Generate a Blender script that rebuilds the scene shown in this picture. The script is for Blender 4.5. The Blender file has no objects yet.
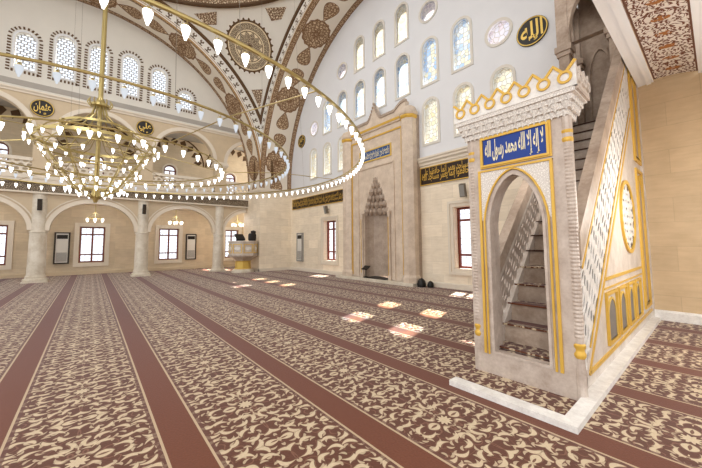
import bpy, math, random
from mathutils import Matrix, Vector
from mathutils.geometry import tessellate_polygon
random.seed(7)
PI = math.pi
SC = bpy.context.scene
COL = SC.collection

# ------------------------------------------------------------------ camera
def make_camera():
    f, yaw, pitch, roll, cy = 308.61, 0.87116, 0.071848, -0.0074585, 221.676
    c, s = math.cos(yaw), math.sin(yaw)
    F = Vector((-s*math.cos(pitch), c*math.cos(pitch), math.sin(pitch)))
    R0 = Vector((c, s, 0)); U0 = R0.cross(F)
    R = math.cos(roll)*R0 + math.sin(roll)*U0
    U = -math.sin(roll)*R0 + math.cos(roll)*U0
    cam = bpy.data.cameras.new('camera')
    cam.sensor_fit = 'HORIZONTAL'; cam.sensor_width = 36
    cam.lens = f/702*36
    cam.shift_y = (cy-234)/702
    cam.clip_start = 0.05; cam.clip_end = 300
    o = bpy.data.objects.new('camera', cam); COL.objects.link(o)
    M = Matrix.Identity(4)
    for i in range(3):
        M[i][0] = R[i]; M[i][1] = U[i]; M[i][2] = -F[i]
    M[0][3], M[1][3], M[2][3] = 0, 0, 1.6
    o.matrix_world = M
    SC.camera = o
make_camera()

# ------------------------------------------------------------------ node helper
class NT:
    def __init__(s, name):
        s.mat = bpy.data.materials.new(name); s.mat.use_nodes = True
        s.t = s.mat.node_tree; s.t.nodes.clear()
        s.out = s.t.nodes.new('ShaderNodeOutputMaterial')
    def n(s, kind, **kw):
        nd = s.t.nodes.new(kind)
        for k, v in kw.items(): setattr(nd, k, v)
        return nd
    def put(s, sock, v):
        if isinstance(v, (int, float)): sock.default_value = v
        elif isinstance(v, (tuple, list)):
            v = tuple(v)
            sock.default_value = v if len(v) == len(sock.default_value) else (v + (1,))[:len(sock.default_value)]
        else: s.t.links.new(v, sock)
    def m(s, op, a, b=0.0, c=None, clamp=False):
        nd = s.n('ShaderNodeMath', operation=op, use_clamp=clamp)
        s.put(nd.inputs[0], a); s.put(nd.inputs[1], b)
        if c is not None: s.put(nd.inputs[2], c)
        return nd.outputs[0]
    def add(s, a, b): return s.m('ADD', a, b)
    def sub(s, a, b): return s.m('SUBTRACT', a, b)
    def mul(s, a, b): return s.m('MULTIPLY', a, b)
    def div(s, a, b): return s.m('DIVIDE', a, b)
    def lt(s, a, b): return s.m('LESS_THAN', a, b)
    def gt(s, a, b): return s.m('GREATER_THAN', a, b)
    def mx(s, a, b): return s.m('MAXIMUM', a, b)
    def mn(s, a, b): return s.m('MINIMUM', a, b)
    def between(s, x, a, b): return s.mul(s.gt(x, a), s.lt(x, b))
    def step(s, x, a, b):      # smooth ramp 0..1 between a and b
        nd = s.n('ShaderNodeMapRange'); nd.clamp = True
        s.put(nd.inputs[0], x); s.put(nd.inputs[1], a); s.put(nd.inputs[2], b)
        return nd.outputs[0]
    def vec(s, x, y, z=0.0):
        nd = s.n('ShaderNodeCombineXYZ')
        for i, v in enumerate((x, y, z)): s.put(nd.inputs[i], v)
        return nd.outputs[0]
    def xyz(s, v):
        nd = s.n('ShaderNodeSeparateXYZ'); s.t.links.new(v, nd.inputs[0]); return nd.outputs
    def pos(s): return s.n('ShaderNodeNewGeometry').outputs['Position']
    def uv(s): return s.n('ShaderNodeUVMap').outputs[0]
    def mix(s, fac, a, b):
        nd = s.n('ShaderNodeMix', data_type='RGBA')
        s.put(nd.inputs[0], fac); s.put(nd.inputs[6], a); s.put(nd.inputs[7], b)
        return nd.outputs[2]
    def noise(s, v, scale, detail=3, rough=.55):
        nd = s.n('ShaderNodeTexNoise'); s.t.links.new(v, nd.inputs['Vector'])
        nd.inputs['Scale'].default_value = scale; nd.inputs['Detail'].default_value = detail
        nd.inputs['Roughness'].default_value = rough
        return nd.outputs[0]
    def vor(s, v, scale, rnd=1.0, feature='F1', dim='2D'):
        nd = s.n('ShaderNodeTexVoronoi', feature=feature, voronoi_dimensions=dim)
        s.t.links.new(v, nd.inputs['Vector'])
        nd.inputs['Scale'].default_value = scale; nd.inputs['Randomness'].default_value = rnd
        return nd.outputs
    def ramp(s, x, stops):
        nd = s.n('ShaderNodeValToRGB'); s.put(nd.inputs[0], x)
        e = nd.color_ramp.elements
        while len(e) < len(stops): e.new(.5)
        for q, (p, c) in zip(e, stops): q.position = p; q.color = (*c, 1)
        return nd.outputs[0]
    def bsdf(s, color, rough=.6, metal=0, spec=.4, bump=None, bstr=.3, bdist=.02):
        b = s.n('ShaderNodeBsdfPrincipled')
        s.put(b.inputs['Base Color'], color); s.put(b.inputs['Roughness'], rough)
        s.put(b.inputs['Metallic'], metal); b.inputs['Specular IOR Level'].default_value = spec
        if bump is not None:
            bn = s.n('ShaderNodeBump'); bn.inputs['Strength'].default_value = bstr
            bn.inputs['Distance'].default_value = bdist
            s.t.links.new(bump, bn.inputs['Height']); s.t.links.new(bn.outputs[0], b.inputs['Normal'])
        s.t.links.new(b.outputs[0], s.out.inputs[0])
        return s.mat

def srgb(r, g, b):
    return tuple((v/255/12.92 if v/255 < .04045 else ((v/255+.055)/1.055)**2.4) for v in (r, g, b))

def plain(name, rgb, rough=.5, metal=0, var=.12, scale=6, spec=.4):
    t = NT(name); c = srgb(*rgb)
    f = t.noise(t.pos(), scale)
    col = t.mix(f, tuple(v*(1-var) for v in c), tuple(min(1, v*(1+var)) for v in c))
    return t.bsdf(col, rough, metal, spec)

def stone_blocks(name, rgb, bw=.95, bh=.46, var=.16, dark=.72):
    t = NT(name); p = t.xyz(t.pos()); c = srgb(*rgb)
    v = t.vec(t.add(p[0], p[1]), p[2])
    b = t.n('ShaderNodeTexBrick'); t.t.links.new(v, b.inputs['Vector'])
    b.inputs['Scale'].default_value = 1
    b.inputs['Brick Width'].default_value = bw; b.inputs['Row Height'].default_value = bh
    b.inputs['Mortar Size'].default_value = .006; b.inputs['Mortar Smooth'].default_value = .6
    t.put(b.inputs['Color1'], tuple(x*(1-var) for x in c)); t.put(b.inputs['Color2'], tuple(min(1, x*(1+var*.6)) for x in c))
    t.put(b.inputs['Mortar'], tuple(x*dark for x in c))
    n = t.noise(t.pos(), 2.2, 5, .6)
    n2 = t.noise(t.vec(t.mul(t.add(p[0], p[1]), 1.2), t.mul(p[2], 7)), 2.0, 4, .6)
    g = t.ramp(t.add(t.mul(n, .5), t.mul(n2, .5)), [(.3, (.80, .77, .72)), (.7, (1.1, 1.1, 1.1))])
    mm = t.n('ShaderNodeMix', data_type='RGBA', blend_type='MULTIPLY'); mm.inputs[0].default_value = .75
    t.t.links.new(b.outputs[0], mm.inputs[6]); t.t.links.new(g, mm.inputs[7])
    return t.bsdf(mm.outputs[2], .55, 0, .3)

def marble(name, a, b, scale=5, rough=.35, spots=.5):
    t = NT(name)
    n = t.noise(t.pos(), scale, 6, .65)
    n2 = t.noise(t.pos(), scale*6, 3, .6)
    f = t.add(t.mul(n, 1-spots*.5), t.mul(n2, spots*.5))
    return t.bsdf(t.ramp(f, [(.33, srgb(*b)), (.62, srgb(*a))]), rough, 0, .4)

# ------------------------------------------------------------------ materials
M = {}
M['stone'] = stone_blocks('beige_stone_blocks', (246, 234, 214), .95, .46, .10, .8)
M['stone_warm'] = stone_blocks('warm_stone_blocks', (206, 182, 148), 1.0, .5, .09, .82)
M['stone_far'] = stone_blocks('aisle_stone_blocks', (218, 202, 176), 1.0, .46, .08, .85)
M['stone_up'] = plain('smooth_beige_stone', (206, 188, 160), .6, 0, .1, 3)
M['white_wall'] = plain('cool_white_plaster', (226, 228, 232), .8, 0, .03, 2)
M['cream_wall'] = plain('cream_plaster', (220, 217, 209), .8, 0, .04, 2)
M['cream_trim'] = plain('cream_stone_trim', (226, 216, 200), .5, 0, .06, 5)
M['col_marble'] = marble('column_marble', (226, 219, 205), (198, 186, 166), 2.5, .3)
M['minbar'] = marble('mottled_beige_marble', (203, 190, 179), (168, 151, 139), 5, .35)
M['minbar_pale'] = marble('pale_veined_marble', (218, 209, 200), (188, 176, 165), 4, .35)
M['minbar_brown'] = marble('brown_veined_marble', (186, 168, 152), (142, 122, 106), 3.5, .35)
M['mihrab'] = marble('mihrab_travertine', (222, 206, 188), (194, 176, 158), 3, .45)
M['mihrab_dark'] = marble('mihrab_travertine_painted_shade', (188, 170, 154), (158, 140, 124), 3, .45)  # darker copy of the travertine, shade put into its colour
M['white_marble'] = marble('white_carved_marble', (240, 238, 234), (210, 206, 202), 9, .35)
M['gold'] = plain('yellow_gold_paint', (216, 174, 74), .4, .2, .1, 9, .5)
M['gold_pale'] = plain('pale_gold_paint', (224, 190, 96), .42, .25, .1, 9, .5)
M['brass'] = plain('polished_brass', (186, 168, 112), .3, .7, .1, 9, .5)
M['black'] = plain('black_enamel', (26, 20, 16), .45, 0, .2, 8)
M['band_black'] = plain('dark_brown_panel', (44, 28, 18), .5, 0, .25, 8)
M['blue'] = plain('cobalt_blue_panel', (16, 56, 140), .4, 0, .1, 5)
M['blue_soft'] = plain('slate_blue_panel', (50, 84, 140), .5, 0, .12, 5)
M['letter'] = plain('cream_lettering', (236, 226, 190), .45, 0, .04, 5)
M['wood'] = plain('red_brown_window_wood', (112, 44, 26), .45, 0, .2, 12)
M['dark_void'] = plain('painted_hole_shade', (84, 76, 70), .8, 0, .2, 6)  # dark colour standing for the shade behind pierced stone
M['grey_opening'] = plain('painted_opening_shade', (118, 112, 106), .5, 0, .15, 6)  # grey colour standing for shade in the small arch openings
M['metal_grey'] = plain('grey_loudspeaker_metal', (120, 112, 100), .5, .2, .1, 8)
M['ac_white'] = plain('white_air_conditioner_plastic', (228, 226, 220), .4, 0, .02, 4)
M['ac_grey'] = plain('grey_air_conditioner_grille', (150, 148, 144), .5, 0, .1, 4)
M['ac_frame'] = plain('dark_bronze_frame', (58, 50, 42), .5, 0, .1, 6)
M['roof'] = plain('roof_concrete', (170, 165, 158), .9, 0, .05, 2)
M['cushion'] = plain('black_leather', (24, 22, 22), .5, 0, .1, 8)
M['brown_line'] = plain('dark_brown_paint', (92, 66, 40), .6, 0, .1, 6)
M['lead'] = plain('grey_leading', (150, 148, 146), .6, 0, .05, 6)
M['vault_band'] = plain('bright_white_plaster_band', (246, 248, 252), .7, 0, .02, 3)
M['stain_frame'] = plain('pale_stone_window_frame', (218, 214, 206), .7, 0, .04, 4)
M['tread'] = None

def lace_mask(t, v, k=1.0):
    """tangled filigree: 1 where brown ornament lies"""
    w = t.noise(v, 4*k, 2)
    a = t.vor(v, 11*k, .9, 'DISTANCE_TO_EDGE')[0]
    b = t.vor(v, 23*k, 1, 'F1')[0]
    e = t.lt(a, .115)
    g = t.between(b, .16, .44)
    return t.mx(e, t.mul(g, t.gt(w, .36)))

def lace(name, bg, fg, k=1.0, uv=False, inv=False):
    t = NT(name)
    if uv: v = t.uv()
    else:
        p = t.xyz(t.pos()); v = t.vec(t.add(p[0], p[1]), p[2])
    f = lace_mask(t, v, k)
    return t.bsdf(t.mix(f, srgb(*bg), srgb(*fg)), .6, 0, .3)

CREAM = (222, 210, 190); BROWN = (104, 74, 50)
M['lace'] = lace('brown_filigree', (216, 200, 174), BROWN, .6, True)
M['lace_fine'] = lace('fine_brown_filigree', (222, 206, 180), (118, 90, 64), .55, True)
M['lace_dark'] = lace('dark_gallery_ornament', (176, 160, 136), (78, 66, 54), 1.2)
M['carved'] = lace('carved_white_relief', (240, 236, 230), (208, 202, 196), 3.0)

def soffit_mat(name, phase):
    t = NT(name); u = t.xyz(t.uv())
    uu, vv = u[0], u[1]
    per = 3.9
    x = t.mul(t.sub(t.m('FRACT', t.div(t.sub(uu, phase), per)), .5), per)     # big medallion at +-per/2
    ax = t.m('ABSOLUTE', x)
    dy = t.sub(vv, 1.05)
    dx = t.sub(per/2, ax)
    r = t.m('SQRT', t.add(t.mul(dx, dx), t.mul(dy, dy)))
    ang = t.m('ARCTAN2', dy, dx)
    edge = t.add(.66, t.mul(t.m('COSINE', t.mul(ang, 14)), .025))
    big = t.lt(r, t.add(edge, .12))
    bring = t.between(r, .68, .74)
    rose = t.lt(r, t.add(.2, t.mul(t.m('COSINE', t.mul(ang, 8)), .05)))
    dx2 = t.sub(per/2-1.3, ax)
    # drop shaped medallion between the round ones
    q2 = t.div(dx2, .52); wid = t.mul(t.m('SQRT', t.mx(0.0, t.sub(1.0, t.mul(q2, q2)))), t.add(.36, t.mul(dx2, .45)))
    drop = t.lt(t.m('ABSOLUTE', dy), wid)
    f = lace_mask(t, t.uv(), .55)
    inner = t.mx(t.mul(big, t.mx(f, t.mul(rose, t.gt(r, .08)))), t.mul(drop, f))
    inner = t.mx(inner, t.mul(big, bring))
    inner = t.mx(inner, t.mul(drop, t.gt(t.m('ABSOLUTE', dy), t.sub(wid, .05))))
    bd = t.mx(t.lt(vv, .26), t.gt(vv, 1.84))
    zz = t.m('ABSOLUTE', t.sub(t.m('FRACT', t.mul(uu, 3.2)), .5))
    fb = t.mx(lace_mask(t, t.uv(), .9), t.gt(zz, .44))
    ln = t.mx(t.mx(t.between(vv, .24, .285), t.between(vv, 1.815, 1.86)), t.mx(t.lt(vv, .035), t.gt(vv, 2.065)))
    msk = t.mx(t.mx(t.mul(bd, fb), t.mul(t.sub(1, bd), inner)), ln)
    bgd = t.mix(t.mx(bd, t.mx(big, drop)), srgb(226, 218, 204), srgb(206, 182, 150))
    col = t.mix(msk, bgd, srgb(124, 94, 68))
    return t.bsdf(col, .65, 0, .25)
M['soffit_a'] = soffit_mat('arch_soffit_medallions', 1.2)
M['soffit_b'] = soffit_mat('arch_soffit_medallions_b', 0.9)

def tulip_mat():
    """white archivolt with a row of small tulips along its outer edge"""
    t = NT('archivolt_tulip_row'); u = t.xyz(t.uv())
    x = t.sub(t.m('FRACT', t.mul(u[0], 2.4)), .5); y = u[1]
    stem = t.mul(t.lt(t.m('ABSOLUTE', x), .07), t.between(y, .28, .5))
    yy = t.sub(y, .5)
    bud = t.lt(t.add(t.mul(t.mul(x, x), 9), t.mul(t.mul(yy, yy), 60)), .55)
    notch = t.mul(t.lt(t.m('ABSOLUTE', x), .08), t.gt(y, .5))
    leaf = t.mul(t.between(y, .26, .33), t.lt(t.m('ABSOLUTE', x), .3))
    gold = t.mx(t.lt(y, .09), t.between(y, .16, .2))
    line = t.gt(y, .68)
    f = t.mx(t.mx(stem, t.mul(bud, t.sub(1, notch))), leaf)
    c = t.mix(f, srgb(226, 224, 218), srgb(108, 92, 76))
    c = t.mix(gold, c, srgb(170, 134, 88)); c = t.mix(line, c, srgb(96, 70, 42))
    return t.bsdf(c, .6, 0, .25)
M['tulip'] = tulip_mat()

def medallion_mat():
    t = NT('pendentive_medallion'); u = t.xyz(t.uv())
    r = t.m('SQRT', t.add(t.mul(u[0], u[0]), t.mul(u[1], u[1]))); a = t.m('ARCTAN2', u[1], u[0])
    f = lace_mask(t, t.uv(), 1.9)
    ring = t.mx(t.between(r, .9, .97), t.mx(t.between(r, .55, .58), t.lt(r, .1)))
    pet = t.lt(r, t.add(.5, t.mul(t.m('COSINE', t.mul(a, 12)), .06)))
    f2 = t.mul(f, t.mx(pet, t.between(r, .62, .86)))
    spike = t.mul(t.gt(r, .97), t.gt(t.m('COSINE', t.mul(a, 28)), t.sub(t.mul(r, 14), 13.6)))
    c = t.mix(t.mul(t.lt(r, .97), 1.0), srgb(224, 220, 212), srgb(222, 206, 174))
    c = t.mix(t.mul(f2, t.lt(r, .9)), c, srgb(84, 66, 54))
    c = t.mix(t.mx(ring, spike), c, srgb(92, 68, 42))
    return t.bsdf(c, .65, 0, .25)
M['medallion'] = medallion_mat()

def vault_floral():
    t = NT('painted_vault_floral'); u = t.uv(); s = t.xyz(u)
    ax = t.m('ABSOLUTE', t.sub(s[1], .3))
    w = t.noise(u, 3, 2)
    v2 = t.vec(t.add(s[0], t.mul(w, .25)), t.add(ax, t.mul(w, .2)))
    a = t.vor(v2, 15, 1, 'F1'); p = t.xyz(a[2])
    lx = t.sub(t.xyz(v2)[0], p[0]); ly = t.sub(t.xyz(v2)[1], p[1])
    q = t.add(ly, t.mul(t.mul(lx, lx), 14))
    leaf = t.lt(t.add(t.mul(t.mul(lx, lx), 700), t.mul(t.mul(q, q), 6000)), 1)
    vine = t.lt(t.m('ABSOLUTE', t.sub(t.noise(v2, 6, 1), .5)), .018)
    mk = t.mx(leaf, vine)
    b = t.sub(t.m('FRACT', t.mul(s[0], 1.9)), .5)
    org = t.lt(t.add(t.mul(t.mul(b, b), 30), t.mul(t.mul(ax, ax), 55)), .62)
    c = t.mix(mk, srgb(232, 224, 216), srgb(112, 66, 46))
    c = t.mix(t.mul(org, t.gt(t.noise(u, 14, 1), .44)), c, srgb(168, 108, 56))
    bord = t.mx(t.lt(s[1], .025), t.gt(s[1], .575))
    c = t.mix(bord, c, srgb(106, 66, 46))
    return t.bsdf(c, .6, 0, .3)
M['vault'] = vault_floral()

def carpet(name='row_carpet', z=0.0):
    t = NT(name); p = t.xyz(t.pos()); X, Y = p[0], p[1]
    per, off = 1.265, .785
    v = t.mul(t.m('FRACT', t.div(t.sub(Y, off), per)), per)            # 0..1.265, band .99..1.265
    fieldw = .99
    dy = t.sub(v, .47)
    px_ = 1.46
    dx = t.mul(t.sub(t.m('FRACT', t.div(t.add(X, 3.16+px_/2), px_)), .5), px_)
    ax = t.m('ABSOLUTE', dx)
    ay = t.m('ABSOLUTE', dy)
    r = t.m('SQRT', t.add(t.mul(dx, dx), t.mul(dy, dy)))
    th = t.m('ARCTAN2', dy, dx)
    th_f = t.m('ARCTAN2', ay, ax)
    base = t.vec(ax, ay, 0)
    def commas(scale, la, lb, curv, tilt, spread, seed):
        o = t.vec(t.add(ax, seed), t.add(ay, seed*.37), 0)
        vo = t.vor(o, scale, .75)
        c = t.xyz(vo[2]); oo = t.xyz(o)
        lx = t.sub(oo[0], c[0]); ly = t.sub(oo[1], c[1])
        rnd = t.sub(t.xyz(vo[1])[0], .5)
        cx_ = t.sub(c[0], seed); cy_ = t.sub(c[1], seed*.37)
        an = t.add(t.add(t.m('ARCTAN2', cy_, cx_), tilt), t.mul(rnd, spread))
        ca, sa = t.m('COSINE', an), t.m('SINE', an)
        a = t.add(t.mul(lx, ca), t.mul(ly, sa)); b = t.sub(t.mul(ly, ca), t.mul(lx, sa))
        sg = t.m('SIGN', t.sub(t.xyz(vo[1])[1], .5))
        b = t.add(b, t.mul(t.mul(sg, curv), t.sub(t.mul(a, a), la*la*.35)))
        wdt = t.mul(lb, t.add(1, t.mul(a, .55/la)))
        e = t.add(t.m('POWER', t.div(t.m('ABSOLUTE', a), la), 2.0), t.m('POWER', t.div(t.m('ABSOLUTE', b), wdt), 2.0))
        return t.m('SUBTRACT', 1.0, t.step(e, .72, 1.1)), e
    c1, e1 = commas(7.8, .074, .0195, 8.5, .5, 1.7, 0.0)
    c2, e2 = commas(12.5, .034, .0115, 12, 1.4, 3.0, 5.3)
    star_r = t.add(.06, t.mul(t.m('COSINE', t.mul(th, 10)), .014))
    star = t.lt(r, star_r)
    near = t.step(r, .08, .11)
    fl = t.mx(t.mul(c1, near), t.mul(t.mul(c2, .75), near))
    fl = t.mx(fl, star)
    outl = t.mul(t.between(e1, 1.35, 2.1), near)
    nz = t.noise(base, 3.3, 1)
    vine = t.mul(t.lt(t.m('ABSOLUTE', t.sub(t.m('FRACT', t.mul(nz, 7)), .5)), .04), t.sub(1, fl))
    yarn = t.noise(t.pos(), 60, 2)
    dark = t.mix(yarn, srgb(80, 45, 28), srgb(104, 62, 42))
    beige = t.mix(yarn, srgb(182, 162, 132), srgb(216, 198, 168))
    tan = srgb(134, 96, 76)
    c = t.mix(t.mul(t.mx(outl, vine), .6), dark, tan)
    c = t.mix(fl, c, beige)
    bandc = t.mix(yarn, srgb(96, 52, 31), srgb(116, 67, 43))
    isb = t.gt(v, fieldw)
    c = t.mix(isb, c, bandc)
    ln = t.mx(t.mx(t.between(v, fieldw-.016, fieldw+.004), t.lt(v, .016)), t.gt(v, per-.004))
    c = t.mix(ln, c, srgb(186, 164, 134))
    ln2 = t.mx(t.between(v, fieldw-.045, fieldw-.016), t.between(v, .016, .045))
    c = t.mix(t.mul(ln2, .8), c, srgb(96, 58, 46))
    b = t.bsdf(c, .85, 0, .35, yarn, .25, .01)
    pb = [n for n in t.t.nodes if n.type == 'BSDF_PRINCIPLED'][0]
    pb.inputs['Sheen Weight'].default_value = .2; pb.inputs['Sheen Roughness'].default_value = .4
    pb.inputs['Sheen Tint'].default_value = (.75, .82, 1, 1)  # bluish tint stands in for window light reflected off the far carpet
    return t.mat
M['carpet'] = carpet()

def pane_mat(name, kind, dense=False):
    """glass that lets the daylight through, tinted / patterned"""
    t = NT(name); p = t.xyz(t.pos()); v = t.vec(t.add(p[0], p[1]), p[2])
    tr = t.n('ShaderNodeBsdfTransparent'); line = t.n('ShaderNodeBsdfDiffuse')
    glow = t.n('ShaderNodeBsdfTranslucent'); glow.inputs[0].default_value = (.8, .8, .8, 1)
    if kind == 'clear':
        b = t.n('ShaderNodeTexBrick'); t.t.links.new(v, b.inputs['Vector']); b.offset = 0
        for k, q in (('Scale', 1), ('Brick Width', .19), ('Row Height', .22), ('Mortar Size', .012), ('Mortar Smooth', .2)):
            b.inputs[k].default_value = q
        mask = b.outputs['Fac']; tr.inputs[0].default_value = (.95, .97, 1, 1); line.inputs[0].default_value = (.5, .52, .55, 1)
        mask = t.mul(mask, .3)
    elif kind == 'hex':
        b = t.n('ShaderNodeTexBrick'); t.t.links.new(v, b.inputs['Vector']); b.offset = .5
        for k, q in (('Scale', 1), ('Brick Width', .2), ('Row Height', .13), ('Mortar Size', .017), ('Mortar Smooth', .1)):
            b.inputs[k].default_value = q
        mask = b.outputs['Fac']; tr.inputs[0].default_value = (.93, .96, 1, 1); line.inputs[0].default_value = (.42, .42, .43, 1)
    else:
        e = t.vor(v, 6.5, .8, 'DISTANCE_TO_EDGE')[0]
        mask = t.mul(t.lt(e, .06), .8)
        cell = t.vor(v, 6.5, .8)[1]; h = t.xyz(cell)[0]; n = t.noise(v, 2.2, 2)
        if kind == 'blue':
            c = t.ramp(t.add(t.mul(h, .6), t.mul(n, .4)), [(.2, (.50, .68, .95)), (.38, (.72, .86, 1)), (.55, (.95, .98, 1)), (.7, (1, .95, .68)), (.85, (.5, .66, .95))])
        elif kind == 'amber':
            c = t.ramp(t.add(t.mul(h, .6), t.mul(n, .4)), [(.2, (.98, .82, .55)), (.45, (1, .90, .68)), (.7, (1, .96, .84)), (.9, (.95, .85, .7))])
        elif kind == 'rose':
            c = t.ramp(t.add(t.mul(h, .6), t.mul(n, .4)), [(.2, (.82, .70, .76)), (.45, (.94, .86, .88)), (.7, (.80, .78, .90)), (.9, (.98, .93, .86))])
        else:
            c = t.ramp(t.add(t.mul(h, .6), t.mul(n, .4)), [(.2, (1, .86, .55)), (.45, (1, .95, .78)), (.7, (1, 1, .92)), (.9, (.92, .84, .62))])
        t.t.links.new(t.mix(.28, c, (0, 0, 0, 1)), tr.inputs[0]); line.inputs[0].default_value = (.55, .5, .42, 1)
    if dense:      # panes made to scatter the sun so they throw no patches
        tl = t.n('ShaderNodeBsdfTranslucent'); t.t.links.new(t.mix(.72, c, (0, 0, 0, 1)), tl.inputs[0]); tr = tl
    ms = t.n('ShaderNodeMixShader'); t.put(ms.inputs[0], mask)
    t.t.links.new(tr.outputs[0], ms.inputs[1]); t.t.links.new(line.outputs[0], ms.inputs[2])
    t.t.links.new(ms.outputs[0], t.out.inputs[0])
    return t.mat
for k in ('clear', 'hex', 'blue', 'amber', 'rose', 'warm'): M['pane_'+k] = pane_mat('window_glass_'+k, k)
for k in ('blue', 'amber', 'rose'): M['pane_dense_'+k] = pane_mat('sun_diffusing_glass_'+k, k, True)

def glow(name, rgb, strength):
    t = NT(name); e = t.n('ShaderNodeEmission')
    lw = t.n('ShaderNodeLayerWeight'); lw.inputs[0].default_value = .35
    t.put(e.inputs[0], t.mix(lw.outputs['Facing'], rgb, tuple(v*.82 for v in rgb))); e.inputs[1].default_value = strength
    t.t.links.new(e.outputs[0], t.out.inputs[0]); return t.mat
M['lamp_lit'] = glow('lit_frosted_glass', (1, .98, .95), 4.0)
M['lamp_dim'] = glow('dim_frosted_glass', (.84, .88, .94), .95)
M['lamp_warm'] = glow('lit_sconce_glass', (1, .96, .88), 3.2)

# ------------------------------------------------------------------ mesh builder
def QF(y):  return Matrix(((1, 0, 0, 0), (0, 0, -1, y), (0, 1, 0, 0), (0, 0, 0, 1)))    # (u,v,w) -> (X=u, Y=y-w, Z=v)
def LF(x):  return Matrix(((0, 0, 1, x), (1, 0, 0, 0), (0, 1, 0, 0), (0, 0, 0, 1)))     # (u,v,w) -> (X=x+w, Y=u, Z=v)

class MB:
    def __init__(s, T=None): s.v = []; s.f = []; s.mi = []; s.uv = []; s.T = T; s.m = 0
    def vert(s, p):
        p = Vector(p)
        if s.T is not None: p = s.T @ p
        s.v.append(p); return len(s.v)-1
    def face(s, idx, uv=None): s.f.append(tuple(idx)); s.mi.append(s.m); s.uv.append(uv)
    def quadp(s, a, b, c, d, uv=None): s.face([s.vert(q) for q in (a, b, c, d)], uv)
    def box(s, x0, x1, y0, y1, z0, z1):
        i = [s.vert((x, y, z)) for z in (z0, z1) for y in (y0, y1) for x in (x0, x1)]
        for q in ((0, 2, 3, 1), (4, 5, 7, 6), (0, 1, 5, 4), (2, 6, 7, 3), (0, 4, 6, 2), (1, 3, 7, 5)): s.face([i[k] for k in q])
    def prism(s, pts, w0, w1, uvcap=False):
        n = len(pts)
        a = [s.vert((p[0], p[1], w0)) for p in pts]; b = [s.vert((p[0], p[1], w1)) for p in pts]
        s.face(a[::-1]); s.face(b, [tuple(p) for p in pts] if uvcap else None)
        for i in range(n): j = (i+1) % n; s.face((a[i], a[j], b[j], b[i]))
    def ring(s, o, i, w0, w1):
        n = len(o)
        A = [[s.vert((p[0], p[1], w)) for p in L] for L in (o, i) for w in (w0, w1)]
        o0, o1, i0, i1 = A
        for k in range(n):
            j = (k+1) % n
            s.face((o1[k], o1[j], i1[j], i1[k])); s.face((o0[j], o0[k], i0[k], i0[j]))
            s.face((o0[k], o0[j], o1[j], o1[k])); s.face((i0[j], i0[k], i1[k], i1[j]))
    def band(s, pts, wid, w0, w1):
        """open polyline in the (u,v) plane given a width, extruded"""
        n = len(pts); L = []; R = []
        for k in range(n):
            a = Vector(pts[max(0, k-1)]); b = Vector(pts[min(n-1, k+1)]); d = (b-a).normalized(); nn = Vector((-d.y, d.x))
            p = Vector(pts[k]); L.append(p+nn*wid/2); R.append(p-nn*wid/2)
        for k in range(n-1): s.prism([R[k], R[k+1], L[k+1], L[k]], w0, w1)
    def tube(s, path, r, n=6, closed=False):
        P = [Vector(p) for p in path]; N = len(P); rings = []
        up = Vector((0, 0, 1)); last = None
        for k in range(N):
            if closed: d = P[(k+1) % N]-P[k-1]
            else: d = P[min(N-1, k+1)]-P[max(0, k-1)]
            d.normalize()
            a = d.cross(up) if last is None else last - d*last.dot(d)
            if a.length < 1e-4: a = d.cross(Vector((1, 0, 0)))
            a.normalize(); last = a; b = d.cross(a)
            rr = r[k] if isinstance(r, (list, tuple)) else r
            rings.append([s.vert(P[k]+a*(rr*math.cos(2*PI*q/n))+b*(rr*math.sin(2*PI*q/n))) for q in range(n)])
        for k in range(N if closed else N-1):
            A, B = rings[k], rings[(k+1) % N]
            for q in range(n): s.face((A[q], A[(q+1) % n], B[(q+1) % n], B[q]))
        if not closed: s.face(rings[0][::-1]); s.face(rings[-1])
    def lathe(s, prof, n=16, c=(0, 0, 0), a0=0, a1=2*PI, rot=0, sx=1, sy=1, caps=True):
        full = abs(a1-a0-2*PI) < 1e-6; m = n if full else n+1; R = []
        for r, z in prof:
            R.append([s.vert((c[0]+sx*r*math.cos(a0+rot+(a1-a0)*k/n), c[1]+sy*r*math.sin(a0+rot+(a1-a0)*k/n), c[2]+z)) for k in range(m)])
        for i in range(len(prof)-1):
            for k in range(n if full else n): 
                j = (k+1) % m
                s.face((R[i][k], R[i][j], R[i+1][j], R[i+1][k]))
        if full and caps:
            if prof[0][0] > 1e-4: s.face(R[0][::-1])
            if prof[-1][0] > 1e-4: s.face(R[-1])
    def torus(s, c, R, r, n=24, m=6, axis='w'):
        """ring lying in the local (u,v) plane"""
        path = [(c[0]+R*math.cos(2*PI*k/n), c[1]+R*math.sin(2*PI*k/n), c[2]) for k in range(n)]
        s.tube(path, r, m, True)
    def holes(s, outer, holes, depth=.3, w=0.0, thick=None):
        polys = [[Vector((p[0], p[1], 0)) for p in L] for L in [outer]+holes]
        tris = tessellate_polygon(polys)
        flat = [p for L in polys for p in L]
        idx = [s.vert((p.x, p.y, w)) for p in flat]
        for t in tris:
            a, b, c = (flat[k] for k in t)
            s.face([idx[k] for k in (t if (b-a).cross(c-a).z > 0 else t[::-1])])
        if thick:
            idb = [s.vert((p.x, p.y, w-thick)) for p in flat]
            for t in tris:
                a, b, c = (flat[k] for k in t)
                s.face([idb[k] for k in (t[::-1] if (b-a).cross(c-a).z > 0 else t)])
        L0 = len(outer)
        if thick:
            for k in range(L0): j = (k+1) % L0; s.quadp((*outer[k], w), (*outer[k], w-thick), (*outer[j], w-thick), (*outer[j], w))
        for h in holes:
            n = len(h)
            for k in range(n):
                j = (k+1) % n
                s.quadp((*h[k], w), (*h[j], w), (*h[j], w-(thick or depth)), (*h[k], w-(thick or depth)))
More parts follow.
